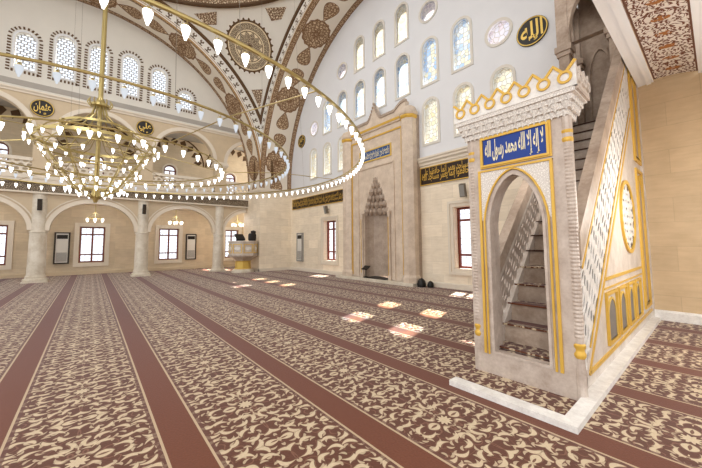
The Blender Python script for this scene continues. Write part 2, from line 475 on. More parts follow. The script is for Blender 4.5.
    def build(s, name, mat, parent=None, smooth=False, auto=None):
        me = bpy.data.meshes.new(name)
        me.from_pydata(s.v, [], s.f)
        for m in (mat if isinstance(mat, (list, tuple)) else [mat]): me.materials.append(M[m] if isinstance(m, str) else m)
        me.polygons.foreach_set('material_index', s.mi)
        if any(u is not None for u in s.uv):
            ul = me.uv_layers.new(name='UVMap')
            for p, u in zip(me.polygons, s.uv):
                if u is not None:
                    for li, q in zip(p.loop_indices, u): ul.data[li].uv = q
        if smooth: me.polygons.foreach_set('use_smooth', [True]*len(me.polygons))
        me.update()
        if smooth:
            try: me.set_sharp_from_angle(angle=math.radians(40))
            except Exception: pass
        o = bpy.data.objects.new(name, me); COL.objects.link(o)
        if parent is not None:
            o.parent = parent; o.matrix_parent_inverse = parent.matrix_world.inverted()
        return o

def tag(o, label, cat, group=None, kind=None):
    o['label'] = label; o['category'] = cat
    if group: o['group'] = group
    if kind: o['kind'] = kind
    return o
def struct(o, label=None, cat=None):
    o['kind'] = 'structure'
    if label: o['label'] = label
    if cat: o['category'] = cat
    return o
def thing(name, loc, label, cat, group=None, kind=None):
    o = bpy.data.objects.new(name, None); COL.objects.link(o); o.location = loc
    o.matrix_world = Matrix.Translation(loc); o.empty_display_size = .2
    return tag(o, label, cat, group, kind)

def arch(u0, u1, v0, vs, n=12, rise=None):
    """closed outline, base v0, springing vs, round top (rise scales it)"""
    c = (u0+u1)/2; r = (u1-u0)/2; h = r if rise is None else rise
    return [(u0, v0), (u1, v0)] + [(c+r*math.cos(PI*k/n), vs+h*math.sin(PI*k/n)) for k in range(n+1)]
def pointed(u0, u1, v0, vs, va, n=8):
    c = (u0+u1)/2; r = (u1-u0)/2; h = va-vs
    R_ = []
    for k in range(n+1):
        t = k/n; R_.append((u1-r*(1-math.cos(t*PI/2))*.75-r*t*.25, vs+h*math.sin(t*PI/2)*.86+h*.14*t))
    R_[-1] = (c, va)
    Lp = [(2*c-p[0], p[1]) for p in R_[:-1]][::-1]
    return [(u0, v0), (u1, v0)] + R_ + Lp

# ------------------------------------------------------------------ lettering (shaped right-to-left from presentation forms)
_F = {'ا': 'FE8D FE8E', 'أ': 'FE83 FE84', 'إ': 'FE87 FE88', 'آ': 'FE81 FE82', 'ب': 'FE8F FE90 FE91 FE92', 'ة': 'FE93 FE94', 'ت': 'FE95 FE96 FE97 FE98',
 'ث': 'FE99 FE9A FE9B FE9C', 'ج': 'FE9D FE9E FE9F FEA0', 'ح': 'FEA1 FEA2 FEA3 FEA4', 'خ': 'FEA5 FEA6 FEA7 FEA8', 'د': 'FEA9 FEAA', 'ذ': 'FEAB FEAC',
 'ر': 'FEAD FEAE', 'ز': 'FEAF FEB0', 'س': 'FEB1 FEB2 FEB3 FEB4', 'ش': 'FEB5 FEB6 FEB7 FEB8', 'ص': 'FEB9 FEBA FEBB FEBC', 'ض': 'FEBD FEBE FEBF FEC0',
 'ط': 'FEC1 FEC2 FEC3 FEC4', 'ظ': 'FEC5 FEC6 FEC7 FEC8', 'ع': 'FEC9 FECA FECB FECC', 'غ': 'FECD FECE FECF FED0', 'ف': 'FED1 FED2 FED3 FED4',
 'ق': 'FED5 FED6 FED7 FED8', 'ك': 'FED9 FEDA FEDB FEDC', 'ل': 'FEDD FEDE FEDF FEE0', 'م': 'FEE1 FEE2 FEE3 FEE4', 'ن': 'FEE5 FEE6 FEE7 FEE8',
 'ه': 'FEE9 FEEA FEEB FEEC', 'و': 'FEED FEEE', 'ي': 'FEF1 FEF2 FEF3 FEF4', 'ى': 'FEEF FEF0', 'لا': 'FEFB FEFC', 'ء': 'FE80'}
_F = {k: [chr(int(h, 16)) for h in v.split()] for k, v in _F.items()}
def shape(txt):
    toks = []; i = 0
    while i < len(txt):
        if txt[i:i+2] == 'لا': toks.append('لا'); i += 2
        else: toks.append(txt[i]); i += 1
    out = []
    for i, c in enumerate(toks):
        if c not in _F: out.append(c); continue
        f = _F[c]
        pj = i > 0 and toks[i-1] in _F and len(_F[toks[i-1]]) == 4 and c != 'ء'
        nj = len(f) == 4 and i+1 < len(toks) and toks[i+1] in _F and toks[i+1] != 'ء'
        k = (3 if pj else 2) if nj else (1 if pj else 0)
        out.append(f[k] if k < len(f) else f[0])
    return ''.join(out[::-1])
def text_mesh(body, bold=0.0):
    c = bpy.data.curves.new('letters', 'FONT'); c.body = body; c.resolution_u = 2; c.offset = bold
    o = bpy.data.objects.new('letters', c); COL.objects.link(o)
    bpy.context.view_layer.update()
    dg = bpy.context.evaluated_depsgraph_get()
    me = bpy.data.meshes.new_from_object(o.evaluated_get(dg))
    V = [(v.co.x, v.co.y) for v in me.vertices]; Fs = [tuple(p.vertices) for p in me.polygons]
    bpy.data.objects.remove(o); bpy.data.curves.remove(c); bpy.data.meshes.remove(me)
    return V, Fs
def letters(mb, body, u0, u1, v0, v1, w, bold=.01, shear=0.0):
    V, Fs = text_mesh(body, bold)
    if not V: return
    xs = [p[0] for p in V]; ys = [p[1] for p in V]
    a, b, c, d = min(xs), max(xs), min(ys), max(ys)
    base = len(mb.v)
    for x, y in V:
        tx = (x-a)/(b-a); ty = (y-c)/(d-c)
        mb.vert((u0+(u1-u0)*tx+shear*(ty-.5), v0+(v1-v0)*ty, w))
    for f in Fs: mb.face([base+k for k in f])
def thuluth(mb, words, u0, u1, v0, v1, w, bold=.012, tiers=2):
    """one tier of tall interlaced strokes with smaller words tucked above, as on inscription friezes"""
    h = v1-v0
    if len(words) < 4: letters(mb, shape(' '.join(words)), u0, u1, v0, v1, w, bold); return
    if tiers == 1: letters(mb, shape(' '.join(words)), u0, u1, v0, v1, w, bold); return
    letters(mb, shape(' '.join(words)), u0, u1, v0, v0+h*.68, w, bold)
    letters(mb, shape(' '.join(words[::-1])), u0+.01*(u1-u0), u1-.02*(u1-u0), v0+h*.36, v1, w+.002, bold*.7)

# ------------------------------------------------------------------ layout numbers (metres)
XC, YC = -9.5, -.45          # plan centre of the dome square
HR = 8.15                    # half side / arch radius
ZS = 5.5                     # centre height of the great arches
YQ, XL = 9.8, -19.6          # inner faces of the two lunettes
YA, XA = 7.7, -17.65         # inner faces of the great arches
XB = -23.1                   # back wall of the left aisle

# ================================================================== SETTING
mb = MB(); mb.box(-24, 8, -14, 11.5, -.2, 0)
struct(mb.build('floor', 'carpet'), 'patterned brown and beige row carpet covering the whole hall floor', 'carpet')

# ---- qibla wall: stone below, white lunette above, with real window openings
LOWZ = 4.6
def low_window_hole(u0, u1): return [(u0, .72), (u1, .72), (u1, 2.86), (u0, 2.86)]
QW = [(-13.95, -12.87), (-5.98, -4.9)]
mb = MB(QF(YQ))
mb.holes([(XB, 0), (4.6, 0), (4.6, LOWZ), (XB, LOWZ)], [low_window_hole(*q) for q in QW] + [[(-10.28, .1), (-8.76, .1), (-8.76, 4.5), (-10.28, 4.5)]], .38)
struct(mb.build('wall_qibla', 'stone'), 'beige stone block wall behind the prayer niche', 'wall')

stain = []   # (outline, centre u, z, kind, frame pts)
def win_round(u, z, r, kind):
    stain.append(([(u+r*math.cos(2*PI*k/20), z+r*math.sin(2*PI*k/20)) for k in range(20)],
                  [(u+(r+.09)*math.cos(2*PI*k/20), z+(r+.09)*math.sin(2*PI*k/20)) for k in range(20)], kind, u, z))
def win_arch(u, z0, z1, w, kind):
    h = w/2
    stain.append((arch(u-h, u+h, z0, z1-h, 8), arch(u-h-.09, u+h+.09, z0-.09, z1-h, 8), kind, u, z1))
U = lambda k: -9.55+1.36*k
for k in (-1, 0, 1): win_arch(U(k), 10.2, 11.82, .62, 'amber')
for k in (-2, 2): win_round(U(k), 10.72, .36, 'rose')
for k in range(-3, 4): win_arch(U(k), 7.8, 9.56, .66, 'blue')
for k in (-3.95, 3.95): win_round(U(k), 8.37, .36, 'rose')
for k in (-4, -3, -2, 2, 3, 4): win_arch(U(k), 5.45, 7.14, .62, 'warm')

mb = MB(QF(YQ))
mb.holes([(XA-.3, LOWZ), (XC+HR+.3, LOWZ), (XC+HR+.3, 13.9), (XA-.3, 13.9)], [s[0] for s in stain], .3)
struct(mb.build('wall_qibla_upper', 'white_wall'), 'white plastered lunette wall pierced by stained glass windows', 'wall')

NW = [0]
def window_name(): NW[0] += 1; return 'window_%d' % NW[0]
where = {}
for o_, f_, kind, u, z in stain:
    nm = window_name()
    mb = MB(QF(YQ)); mb.face([mb.vert((q[0], q[1], -.07)) for q in o_])
    p = mb.build(nm, 'pane_'+('dense_' if (z > 10 or (7.4 < z < 10 and abs(u+9.55) < 5 and not (u < -13 or u > -7.5))) else '')+kind)
    row = 'top row' if z > 10 else ('middle row' if z > 7.5 else 'bottom row')
    shape_ = 'round' if len(o_) == 20 else 'arched'
    col = {'amber': 'amber', 'blue': 'blue and yellow', 'rose': 'pale pink', 'warm': 'cream and gold'}[kind]
    key = (row, shape_, kind); where[key] = where.get(key, 0)+1
    ordn = ['first', 'second', 'third', 'fourth', 'fifth', 'sixth', 'seventh'][where[key]-1]
    struct(p, '%s %s stained glass window, %s of its kind from the corner, %s' % (col, shape_, ordn, row), 'window')
    fb = MB(QF(YQ)); fb.ring(f_, o_, 0, .035)
    c = fb.build('window_frame', 'stain_frame', p)

def ground_window(T, u0, u1, z0, z1, label, reveal=.3, cols=2):
    nm = window_name()
    mb = MB(T); mb.box(u0, u1, z0, z1, -reveal-.02, -reveal)
    p = struct(mb.build(nm, 'pane_clear'), label, 'window')
    fr = MB(T); t = .075; w0, w1 = -reveal, -reveal+.09
    fr.ring([(u0, z0), (u1, z0), (u1, z1), (u0, z1)], [(u0+t, z0+t), (u1-t, z0+t), (u1-t, z1-t), (u0+t, z1-t)], w0, w1)
    h = z1-z0
    fr.box(u0+t, u1-t, z0+h*.20, z0+h*.20+t, w0, w1-.01); fr.box(u0+t, u1-t, z0+h*.77, z0+h*.77+t, w0, w1)
    for k in range(1, cols):
        x = u0+(u1-u0)*k/cols; fr.box(x-t*.6, x+t*.6, z0+t, z1-t, w0, w1-.015)
    fr.build('window_frame', 'wood', p)
    su = MB(T); a = .2
    O = [(u0-a, z0-a), (u1+a, z0-a), (u1+a, z1+a), (u0-a, z1+a)]; I = [(u0-.02, z0-.02), (u1+.02, z0-.02), (u1+.02, z1+.02), (u0-.02, z1+.02)]
    su.ring(O, I, 0, .04)
    b = .07; O2 = [(u0-a-.02, z0-a-.02), (u1+a+.02, z0-a-.02), (u1+a+.02, z1+a+.02), (u0-a-.02, z1+a+.02)]
    I2 = [(u0-a+b, z0-a+b), (u1+a-b, z0-a+b), (u1+a-b, z1+a-b), (u0-a+b, z1+a-b)]
    su.ring(O2, I2, .0, .075)
    su.build('window_surround', 'cream_trim', p)
    return p
ground_window(QF(YQ), *QW[0], .72, 2.86, 'red-brown framed window between the corner pier and the prayer niche')
ground_window(QF(YQ), *QW[1], .72, 2.86, 'red-brown framed window between the prayer niche and the pulpit stairs')

# cornice, baseboards
def strip(T, u0, u1, prof, name, mat, label):
    mb = MB(T); n = len(prof)
    A = [mb.vert((u0, z, w)) for w, z in prof]; B = [mb.vert((u1, z, w)) for w, z in prof]
    for k in range(n): j = (k+1) % n; mb.face((A[k], B[k], B[j], A[j]))
    mb.face(A); mb.face(B[::-1])
    return struct(mb.build(name, mat), label, 'trim')
prof = [(0, 4.6), (.05, 4.6), (.06, 4.68), (.12, 4.74), (.12, 4.8), (.16, 4.84), (.16, 4.9), (0, 4.9)]
strip(QF(YQ), XA, -11.6, prof, 'trim_1', 'cream_trim', 'pale cornice above the inscription beside the corner pier')
strip(QF(YQ), -7.4, -1.0, prof, 'trim_2', 'cream_trim', 'pale cornice above the inscription beside the pulpit')
bprof = [(0, 0), (.05, 0), (.05, .15), (.03, .19), (0, .19)]
strip(QF(YQ), XA, -11.6, bprof, 'baseboard_qibla', 'cream_trim', 'pale stone skirting under the window beside the corner pier')
strip(QF(YQ), -7.4, -2.1, bprof, 'baseboard_qibla_right', 'cream_trim', 'pale stone skirting between prayer niche and pulpit')

# ---- left corner pier and right wall by the pulpit
mb = MB(); mb.box(XL-.6, XA, YA, YQ+.3, 0, 5.0)
struct(mb.build('wall_corner_pier', 'stone'), 'stone pier in the corner carrying both painted arches', 'wall')
mb = MB(); mb.box(XL-.7, XA+.09, YA-.09, YQ+.2, 4.86, 5.02); mb.box(XL-.65, XA+.05, YA-.05, YQ+.2, 4.76, 4.86)
struct(mb.build('trim_3', 'cream_trim'), 'pale cornice capping the corner pier', 'trim')
mb = MB(); mb.box(XA, XA+.05, YA-.05, YQ, 0, .17); mb.box(XL+.6, XA+.05, YA-.05, YA, 0, .17)
struct(mb.build('baseboard_pier', 'cream_trim'), 'pale skirting round the corner pier', 'trim')
mb = MB(); mb.box(-1.0, 4.7, 9.05, YQ+.3, 0, 10.5)
struct(mb.build('wall_right', 'stone_warm'), 'warm tan stone wall behind the pulpit', 'wall')
strip(QF(9.05), -.99, 4.7, [(0, 0), (.06, 0), (.06, .16), (.04, .2), (0, .2)], 'baseboard_right', 'white_marble', 'white skirting along the tan stone wall')

# ---- great arches: soffit with medallions + archivolt with tulip row
def great_arch(name, P, width, label, soff, seg=64, last=65):
    """P(u, z, d): u along the wall, d from lunette (0) to inner face (width)"""
    mb = MB(); ang = [PI*k/seg for k in range(seg+1)][:last]; seg = len(ang)-1
    S = [(-HR*math.cos(a), ZS+HR*math.sin(a), HR*a) for a in ang]
    S = [(-HR, 5.0, -.5)] + S + ([(HR, 5.0, HR*PI+.5)] if last == 65 else [])
    for k in range(len(S)-1):
        a, b = S[k], S[k+1]
        mb.m = 0
        mb.quadp(P(a[0], a[1], 0), P(b[0], b[1], 0), P(b[0], b[1], width), P(a[0], a[1], width), [(a[2], 0), (b[2], 0), (b[2], width), (a[2], width)])
    mb.m = 1
    for k in range(seg):
        a, b = ang[k], ang[k+1]; q = []
        for (t, r) in ((a, HR), (b, HR), (b, HR+.72), (a, HR+.72)): q.append(P(-r*math.cos(t), ZS+r*math.sin(t), width))
        mb.quadp(*q, [(HR*a, 0), (HR*b, 0), (HR*b, .72), (HR*a, .72)])
    mb.m = 2
    pth = [P(-(HR+.78)*math.cos(a), ZS+(HR+.78)*math.sin(a), width+.03) for a in ang]
    mb.tube(pth, .09, 5)
    return struct(mb.build(name, [soff, 'tulip', 'brown_line']), label, 'arch')
great_arch('trim_4', lambda u, z, d: (XC+u, YQ-d, z), YQ-YA, 'great painted arch over the prayer niche wall with brown medallions', 'soffit_a', last=56)
great_arch('trim_5', lambda u, z, d: (XL+d, YC-u, z), XA-XL, 'great painted arch over the left gallery with brown medallions', 'soffit_b')
great_arch('trim_6', lambda u, z, d: (XC-u, -8.6-2.1+d, z), 2.1, 'great painted arch on the entrance side', 'soffit_a')
great_arch('trim_7', lambda u, z, d: (XC+HR+2.1-d, YC+u, z), 2.1, 'great painted arch on the right side of the hall', 'soffit_b', last=56)

# ---- pendentives on a common sphere, one per corner
SR = math.sqrt(HR**2+(HR+.78)**2); RZ = 13.95
def pend_point(u, a, b):  # helper unused outside
    return None
def pendentive(qx, qy, name, label):
    mb = MB(); n = 22
    rows = []
    for i in range(n+1):
        z = ZS+.0+ (14.4-ZS)*i/n
        rr = math.sqrt(max(SR**2-(z-ZS)**2, .01))
        lo = math.acos(min(1, HR/rr))         # where the circle meets the side planes
        rows.append([(XC+qx*rr*math.cos(lo+(PI/2-2*lo)*k/n), YC+qy*rr*math.sin(lo+(PI/2-2*lo)*k/n), z) for k in range(n+1)])
    for i in range(n):
        if math.acos(min(1, HR/math.sqrt(max(SR**2-(ZS+(14.4-ZS)*(i+.5)/n-ZS)**2, .01)))) >= PI/4: continue
        for k in range(n): mb.quadp(rows[i][k], rows[i][k+1], rows[i+1][k+1], rows[i+1][k])
    return struct(mb.build(name, 'cream_wall', smooth=True), label, 'wall')
pendentive(-1, 1, 'wall_pendentive_left', 'curved white pendentive between the two painted arches')
pendentive(1, 1, 'wall_pendentive_right', 'curved white pendentive above the pulpit')
pendentive(-1, -1, 'wall_pendentive_rear_left', 'curved white pendentive over the left rear corner')
pendentive(1, -1, 'wall_pendentive_rear_right', 'curved white pendentive over the right rear corner')
def on_sphere(az, z, du, dv, off=.03):
    """point near (azimuth, height) displaced by du sideways and dv up, kept on the pendentive"""
    rr = math.sqrt(SR**2-(z-ZS)**2); c = Vector((rr*math.cos(az), rr*math.sin(az), z-ZS)).normalized()
    e = Vector((-math.sin(az), math.cos(az), 0)); f = c.cross(e)
    p = (c*SR + e*du + f*dv).normalized()*(SR-off)
    return (XC+p.x, YC+p.y, ZS+p.z)
AZ = 3*PI/4
mb = MB(); R = 1.42; nr, na = 6, 48
for i in range(nr):
    for k in range(na):
        q = []; uvq = []
        for (ii, kk) in ((i, k), (i, k+1), (i+1, k+1), (i+1, k)):
            r = R*ii/nr; a = 2*PI*kk/na; q.append(on_sphere(AZ, 12.72, r*math.cos(a), r*math.sin(a))); uvq.append((ii/nr*1.06*math.cos(a), ii/nr*1.06*math.sin(a)))
        mb.quadp(*q, uvq)
struct(mb.build('trim_8', 'medallion'), 'round brown filigree medallion painted on the white pendentive', 'painted medallion')
def lace_patch(pts, name, label):
    mb = MB(); n = 8
    (a, b, c, d) = pts
    for i in range(n):
        for k in range(n):
            q = []; uvq = []
            for (ii, kk) in ((i, k), (i+1, k), (i+1, k+1), (i, k+1)):
                s, t = ii/n, kk/n
                u = (a[0]*(1-s)+b[0]*s)*(1-t)+(d[0]*(1-s)+c[0]*s)*t; v = (a[1]*(1-s)+b[1]*s)*(1-t)+(d[1]*(1-s)+c[1]*s)*t
                q.append(on_sphere(AZ, 12.72, u, v)); uvq.append((u, v))
            mb.quadp(*q, uvq)
    struct(mb.build(name, 'lace'), label, 'painted ornament')
lace_patch([(-.02, -3.35), (.02, -3.35), (.36, -2.25), (-.36, -2.25)], 'trim_9', 'small brown filigree wedge at the foot of the pendentive')
lace_patch([(1.55, 1.15), (2.15, 1.2), (2.6, 1.75), (1.35, 1.75)], 'trim_10', 'brown filigree corner ornament under the dome ring, gallery side')
lace_patch([(-1.35, 1.75), (-2.6, 1.75), (-2.15, 1.2), (-1.55, 1.15)][::-1], 'trim_11', 'brown filigree corner ornament under the dome ring, niche arch side')

# ---- dome ring and dome
mb = MB(); n = 96
for k in range(n):
    a, b = 2*PI*k/n, 2*PI*(k+1)/n
    def q(r0, z0, r1, z1, m, uvh):
        mb.m = m
        mb.quadp((XC+r0*math.cos(b), YC+r0*math.sin(b), z0), (XC+r0*math.cos(a), YC+r0*math.sin(a), z0), (XC+r1*math.cos(a), YC+r1*math.sin(a), z1), (XC+r1*math.cos(b), YC+r1*math.sin(b), z1),
                 [(8*b, 0), (8*a, 0), (8*a, uvh), (8*b, uvh)])
    q(8.34, RZ, 8.16, RZ, 1, .2); q(8.16, RZ, 8.12, RZ+.08, 1, .2); q(8.12, RZ+.08, 7.98, RZ+1.1, 0, .94); q(7.98, RZ+1.1, 7.8, RZ+1.25, 1, .2)
struct(mb.build('ceiling_dome_ring', ['lace_fine', 'brown_line']), 'brown filigree ring at the foot of the dome', 'dome ring')
mb = MB(); mb.lathe([(7.8*math.cos(t*PI/2/14), RZ+1.25+7.4*math.sin(t*PI/2/14)) for t in range(15)], 64, (XC, YC, 0))
struct(mb.build('ceiling_dome', 'cream_wall', smooth=True), 'pale dome over the hall', 'dome')
mb = MB(); mb.box(XB-.3, XL+.02, -12, YQ+.4, 8.75, 9.0); mb.box(XC+HR+2.0, 5.2, -12, YQ+.4, 10.4, 10.6)
struct(mb.build('ceiling_aisle_roof', 'roof'), 'flat roof over the side aisles', 'roof')

# ---- painted vault strip right of the pulpit (underside of the right hand aisle vault)
mb = MB(); arcp = []
ctr = (-.62, 3.15); Rv = 1.9
def vz(x): return ctr[1]+math.sqrt(max(Rv*Rv-(x-ctr[0])**2, 0))
def vstrip(x0, x1, m, n=8, dz=0.0, uv=False):
    mb.m = m
    for k in range(n):
        xa = x0+(x1-x0)*k/n; xb = x0+(x1-x0)*(k+1)/n
        for j in range(4):
            ya, yb = 9.05-2*j, 9.05-2*(j+1)
            mb.quadp((xa, ya, vz(xa)-dz), (xb, ya, vz(xb)-dz), (xb, yb, vz(xb)-dz), (xa, yb, vz(xa)-dz),
                     [(ya, (xa-x0)/(x1-x0)*.6), (ya, (xb-x0)/(x1-x0)*.6), (yb, (xb-x0)/(x1-x0)*.6), (yb, (xa-x0)/(x1-x0)*.6)])
vstrip(-.69, -.06, 0)
vstrip(-.94, -.69, 1, 3, .05); vstrip(-.80, -.73, 1, 2, .075); vstrip(-.06, .14, 1, 3, .05); vstrip(.14, 1.2, 1, 8, 0)
mb.m = 1
for j in range(4):
    ya, yb = 9.05-2*j, 9.05-2*(j+1)
    mb.quadp((-.94, ya, vz(-.94)-.05), (-.94, yb, vz(-.94)-.05), (-.94, yb, 6.2), (-.94, ya, 6.2))
struct(mb.build('ceiling_vault', ['vault', 'vault_band']), 'vaulted ceiling strip painted with brown and orange florals', 'vault')

# ---- left lunette wall
LW = []
for y, z0, z1, w in [(-4.75, 9.58, 10.5, .66), (-3.38, 9.58, 11.3, .66)] + [(-2.05+1.28*k-.0, 9.58, z1, .66) for k, z1 in ((0, 11.3), (1, 11.66), (2, 11.72), (3, 11.72), (4, 11.3), (5, 10.5))]:
    LW.append((y, z0, z1, w))
LW = [(-2.62, 9.55, 11.25, .66), (-1.3, 9.57, 11.66, .66), (-.06, 9.57, 11.7, .66), (1.25, 9.57, 11.72, .66), (2.57, 9.57, 11.45, .66), (3.93, 9.57, 10.55, .66),
      (-3.95, 9.57, 10.75, .66)]
mb = MB(LF(XL))
mb.holes([(-9, 8.52), (YA+.4, 8.52), (YA+.4, 13.9), (-9, 13.9)], [arch(y-w/2, y+w/2, z0, z1-w/2, 8) for y, z0, z1, w in LW], .3)
struct(mb.build('wall_left_upper', 'cream_wall'), 'cream plastered lunette wall above the left gallery', 'wall')
for k, (y, z0, z1, w) in enumerate(LW):
    mb = MB(LF(XL)); o_ = arch(y-w/2, y+w/2, z0, z1-w/2, 8); mb.prism(o_, -.22, -.2)
    nm = window_name()
    lab = ['second', 'third', 'fourth', 'fifth', 'sixth', 'seventh', 'first'][k]
    p = struct(mb.build(nm, 'pane_hex'), '%s arched honeycomb window along the left lunette, counted towards the prayer niche' % lab, 'window')
    fb = MB(LF(XL)); fb.ring(arch(y-w/2-.07, y+w/2+.07, z0-.07, z1-w/2, 8), o_, 0, .03); fb.build('window_frame', 'white_wall', p)
    # dotted dark border
    db = MB(LF(XL)); r = w/2+.17; per = []
    zt = z1-w/2; s = .135
    zz = z0-.17
    while zz < zt: per += [(y-r, zz, 0), (y+r, zz, 0)]; zz += s
    na = int(PI*r/s)
    for q in range(1, na): per.append((y+r*math.cos(PI*q/na), zt+r*math.sin(PI*q/na), PI*q/na))
    xx = y-r+s
    while xx < y+r-.04: per.append((xx, z0-.17, PI/2)); xx += s
    for (a, b, an) in per:
        ca, sa = math.cos(an), math.sin(an); hx, hy = .06, .034
        db.prism([(a+ca*i*hx-sa*j*hy, b+sa*i*hx+ca*j*hy) for i, j in ((-1, -1), (1, -1), (1, 1), (-1, 1))], .001, .02)
    db.build('window_border', 'brown_line', p)
prof = [(-.02, 8.44), (.05, 8.44), (.06, 8.5), (.12, 8.56), (.12, 8.62), (-.02, 8.62)]
strip(LF(XL), -9, YA, prof, 'trim_12', 'cream_trim', 'pale cornice at the foot of the left lunette')

# ---- left arcade: lower arches, gallery, upper arches
AY = [-3.78, .12, 4.02, 7.86]            # arch centres along Y
CYs = [-5.73, -1.83, 2.07, 5.97]         # column centres
def arc_wall(z0, z1, arches, name, mat, label, th=.34):
    """wall whose lower edge is scalloped by the arch curves"""
    mb = MB(LF(XL)); pts = [(-9, z0)]
    for c, r, zs, rise in arches:
        cur = [(c-r*math.cos(PI*k/18), zs+rise*math.sin(PI*k/18)) for k in range(19)]
        cur = [p for p in cur if p[0] < YA-.02]
        if z0 < zs: cur = [(cur[0][0], z0)]+cur
        if cur[-1][0] >= c+r-.001:
            if z0 < zs: cur = cur+[(c+r, z0)]
        else:
            aa = math.acos((YA-.02-c)/r); cur.append((YA-.02, zs+rise*math.sin(aa)))
        pts += cur
    if pts[-1][0] < YA-.03: pts += [(YA, z0)]
    pts += [(YA+.0, z1), (-9, z1)]
    mb.holes(pts, [], thick=th)
    return struct(mb.build(name, mat), label, 'wall')
def part_arch(c, r, z0, zs, rise, ymax):
    pts = [(c-r, z0), (ymax, z0)]
    for k in range(17):
        a = PI*k/16; y = c+r*math.cos(a)
        if y < ymax: pts.append((y, zs+rise*math.sin(a)))
    aa = math.acos(min(1, max(-1, (ymax-c)/r))); pts.insert(2, (ymax, zs+rise*math.sin(aa)))
    return pts
lo = [(c, 1.6, 2.32, 1.38) for c in AY]
arc_wall(2.3, 4.02, lo, 'wall_left_arcade', 'stone_up', 'beige arcade wall standing on the marble columns')
for k, c in enumerate(AY):
    mb = MB(LF(XL)); pts = [(c+1.68*math.cos(PI*q/20), 2.32+1.46*math.sin(PI*q/20)) for q in range(21)]
    pts = [p for p in pts if p[0] < YA-.02]
    mb.band(pts, .17, -.02, .05)
    pts2 = [(c+1.85*math.cos(PI*q/20), 2.32+1.63*math.sin(PI*q/20)) for q in range(21)]; pts2 = [p for p in pts2 if p[0] < YA-.02 and abs(p[0]-c) < 1.83]
    mb.band(pts2, .05, -.01, .035)
    struct(mb.build('trim_%d' % (13+k), 'cream_trim'), 'pale moulding round the %s arcade arch before the corner pier' % ['fourth', 'third', 'second', 'first'][k], 'trim')
up = [(c, 1.5, 6.72, 1.46) for c in AY]
arc_wall(6.68, 8.5, up, 'wall_left_gallery', 'stone_up', 'beige arcade wall of the upper gallery')
for k, c in enumerate(AY):
    mb = MB(LF(XL)); pts = [(c+1.62*math.cos(PI*q/20), 6.72+1.58*math.sin(PI*q/20)) for q in range(21)]; pts = [p for p in pts if p[0] < YA-.02]
    mb.band(pts, .2, -.02, .06)
    struct(mb.build('trim_%d' % (17+k), 'cream_trim'), 'pale moulding round the %s gallery arch before the corner pier' % ['fourth', 'third', 'second', 'first'][k], 'trim')
# gallery slab edge
mb = MB(); mb.box(XB, XL+.22, -9, YA, 4.42, 4.6); mb.m = 1; mb.box(XL-.3, XL+.14, -9, YA, 4.02, 4.42)
mb.m = 2; mb.box(XL-.02, XL+.26, -9, YA, 4.6, 4.76); mb.box(XL-.02, XL+.2, -9, YA, 3.96, 4.03)
struct(mb.build('floor_gallery', ['cream_trim', 'lace_dark', 'cream_trim']), 'gallery floor edge with a dark ornamented band', 'gallery floor')
# aisle back wall
bw = [(-3.8, 1.12), (.06, 1.12), (3.9, 1.12), (7.95, .95)]
mb = MB(LF(XB))
bh = [[(c-w/2, .66), (c+w/2, .66), (c+w/2, 2.68), (c-w/2, 2.68)] for c, w in bw]
gw = [(-3.75, .72), (.06, .72), (3.82, .72), (7.76, .72)]
bh += [arch(c-w/2, c+w/2, 5.2, 6.55, 8) for c, w in gw]
mb.holes([(-12, 0), (YQ+.1, 0), (YQ+.1, 8.8), (-12, 8.8)], bh, .35)
struct(mb.build('wall_left', 'stone_far'), 'tan stone back wall of the left aisle and gallery', 'wall')
names = ['fourth', 'third', 'second', 'first']
for k, (c, w) in enumerate(bw):
    ground_window(LF(XB), c-w/2, c+w/2, .66, 2.68, 'red-brown aisle window, %s back from the corner pier, ground level' % names[k], .22)
for k, (c, w) in enumerate(gw):
    nm = window_name(); o_ = arch(c-w/2, c+w/2, 5.2, 6.55, 8)
    mb = MB(LF(XB)); mb.prism(o_, -.2, -.18); p = struct(mb.build(nm, 'pane_clear'), 'arched gallery window, %s back from the corner pier, upper level' % names[k], 'window')
    fb = MB(LF(XB)); fb.ring(arch(c-w/2-.1, c+w/2+.1, 5.1, 6.55, 8), o_, 0, .05); fb.build('window_surround', 'cream_trim', p)
    fr = MB(LF(XB)); t = .07
    fr.ring(o_, arch(c-w/2+t, c+w/2-t, 5.2+t, 6.55, 8), -.18, -.1); fr.box(c-w/2, c+w/2, 6.5, 6.5+t, -.18, -.11); fr.box(c-.03, c+.03, 5.2, 6.5, -.18, -.11)
    fr.build('window_frame', 'wood', p)
strip(LF(XB), -12, YQ, bprof, 'baseboard_left', 'stone_up', 'stone skirting along the aisle back wall')
# painted tympana: dark pointed ornaments on the gallery back wall under the roof
mb = MB(LF(XB))
for c in AY:
    n = 9
    for k in range(n):
        a = PI*(k+.5)/n; r0, r1 = 1.55, 1.2
        b0, b1 = PI*k/n+.04, PI*(k+1)/n-.04
        mb.prism([(c+r1*math.cos(a), 7.05+r1*math.sin(a)), (c+r0*math.cos(b0), 7.05+r0*math.sin(b0)), (c+1.78*math.cos(a), 7.05+1.78*math.sin(a)), (c+r0*math.cos(b1), 7.05+r0*math.sin(b1))], .005, .02)
    mb.band([(c+1.85*math.cos(PI*q/20), 7.05+1.85*math.sin(PI*q/20)) for q in range(21)], .1, .005, .03)
struct(mb.build('trim_21', 'brown_line'), 'row of dark pointed ornaments painted over the gallery windows', 'painted ornament')

# ================================================================== THINGS
def copy_tree(o, parent=None, M0=None):
    c = o.copy(); COL.objects.link(c)
    if parent is not None: c.parent = parent
    for ch in [q for q in bpy.data.objects if q.parent == o]: copy_tree(ch, c)
    return c
def place(o, loc, label):
    o.matrix_world = Matrix.Translation(loc); o.location = loc; o['label'] = label; return o

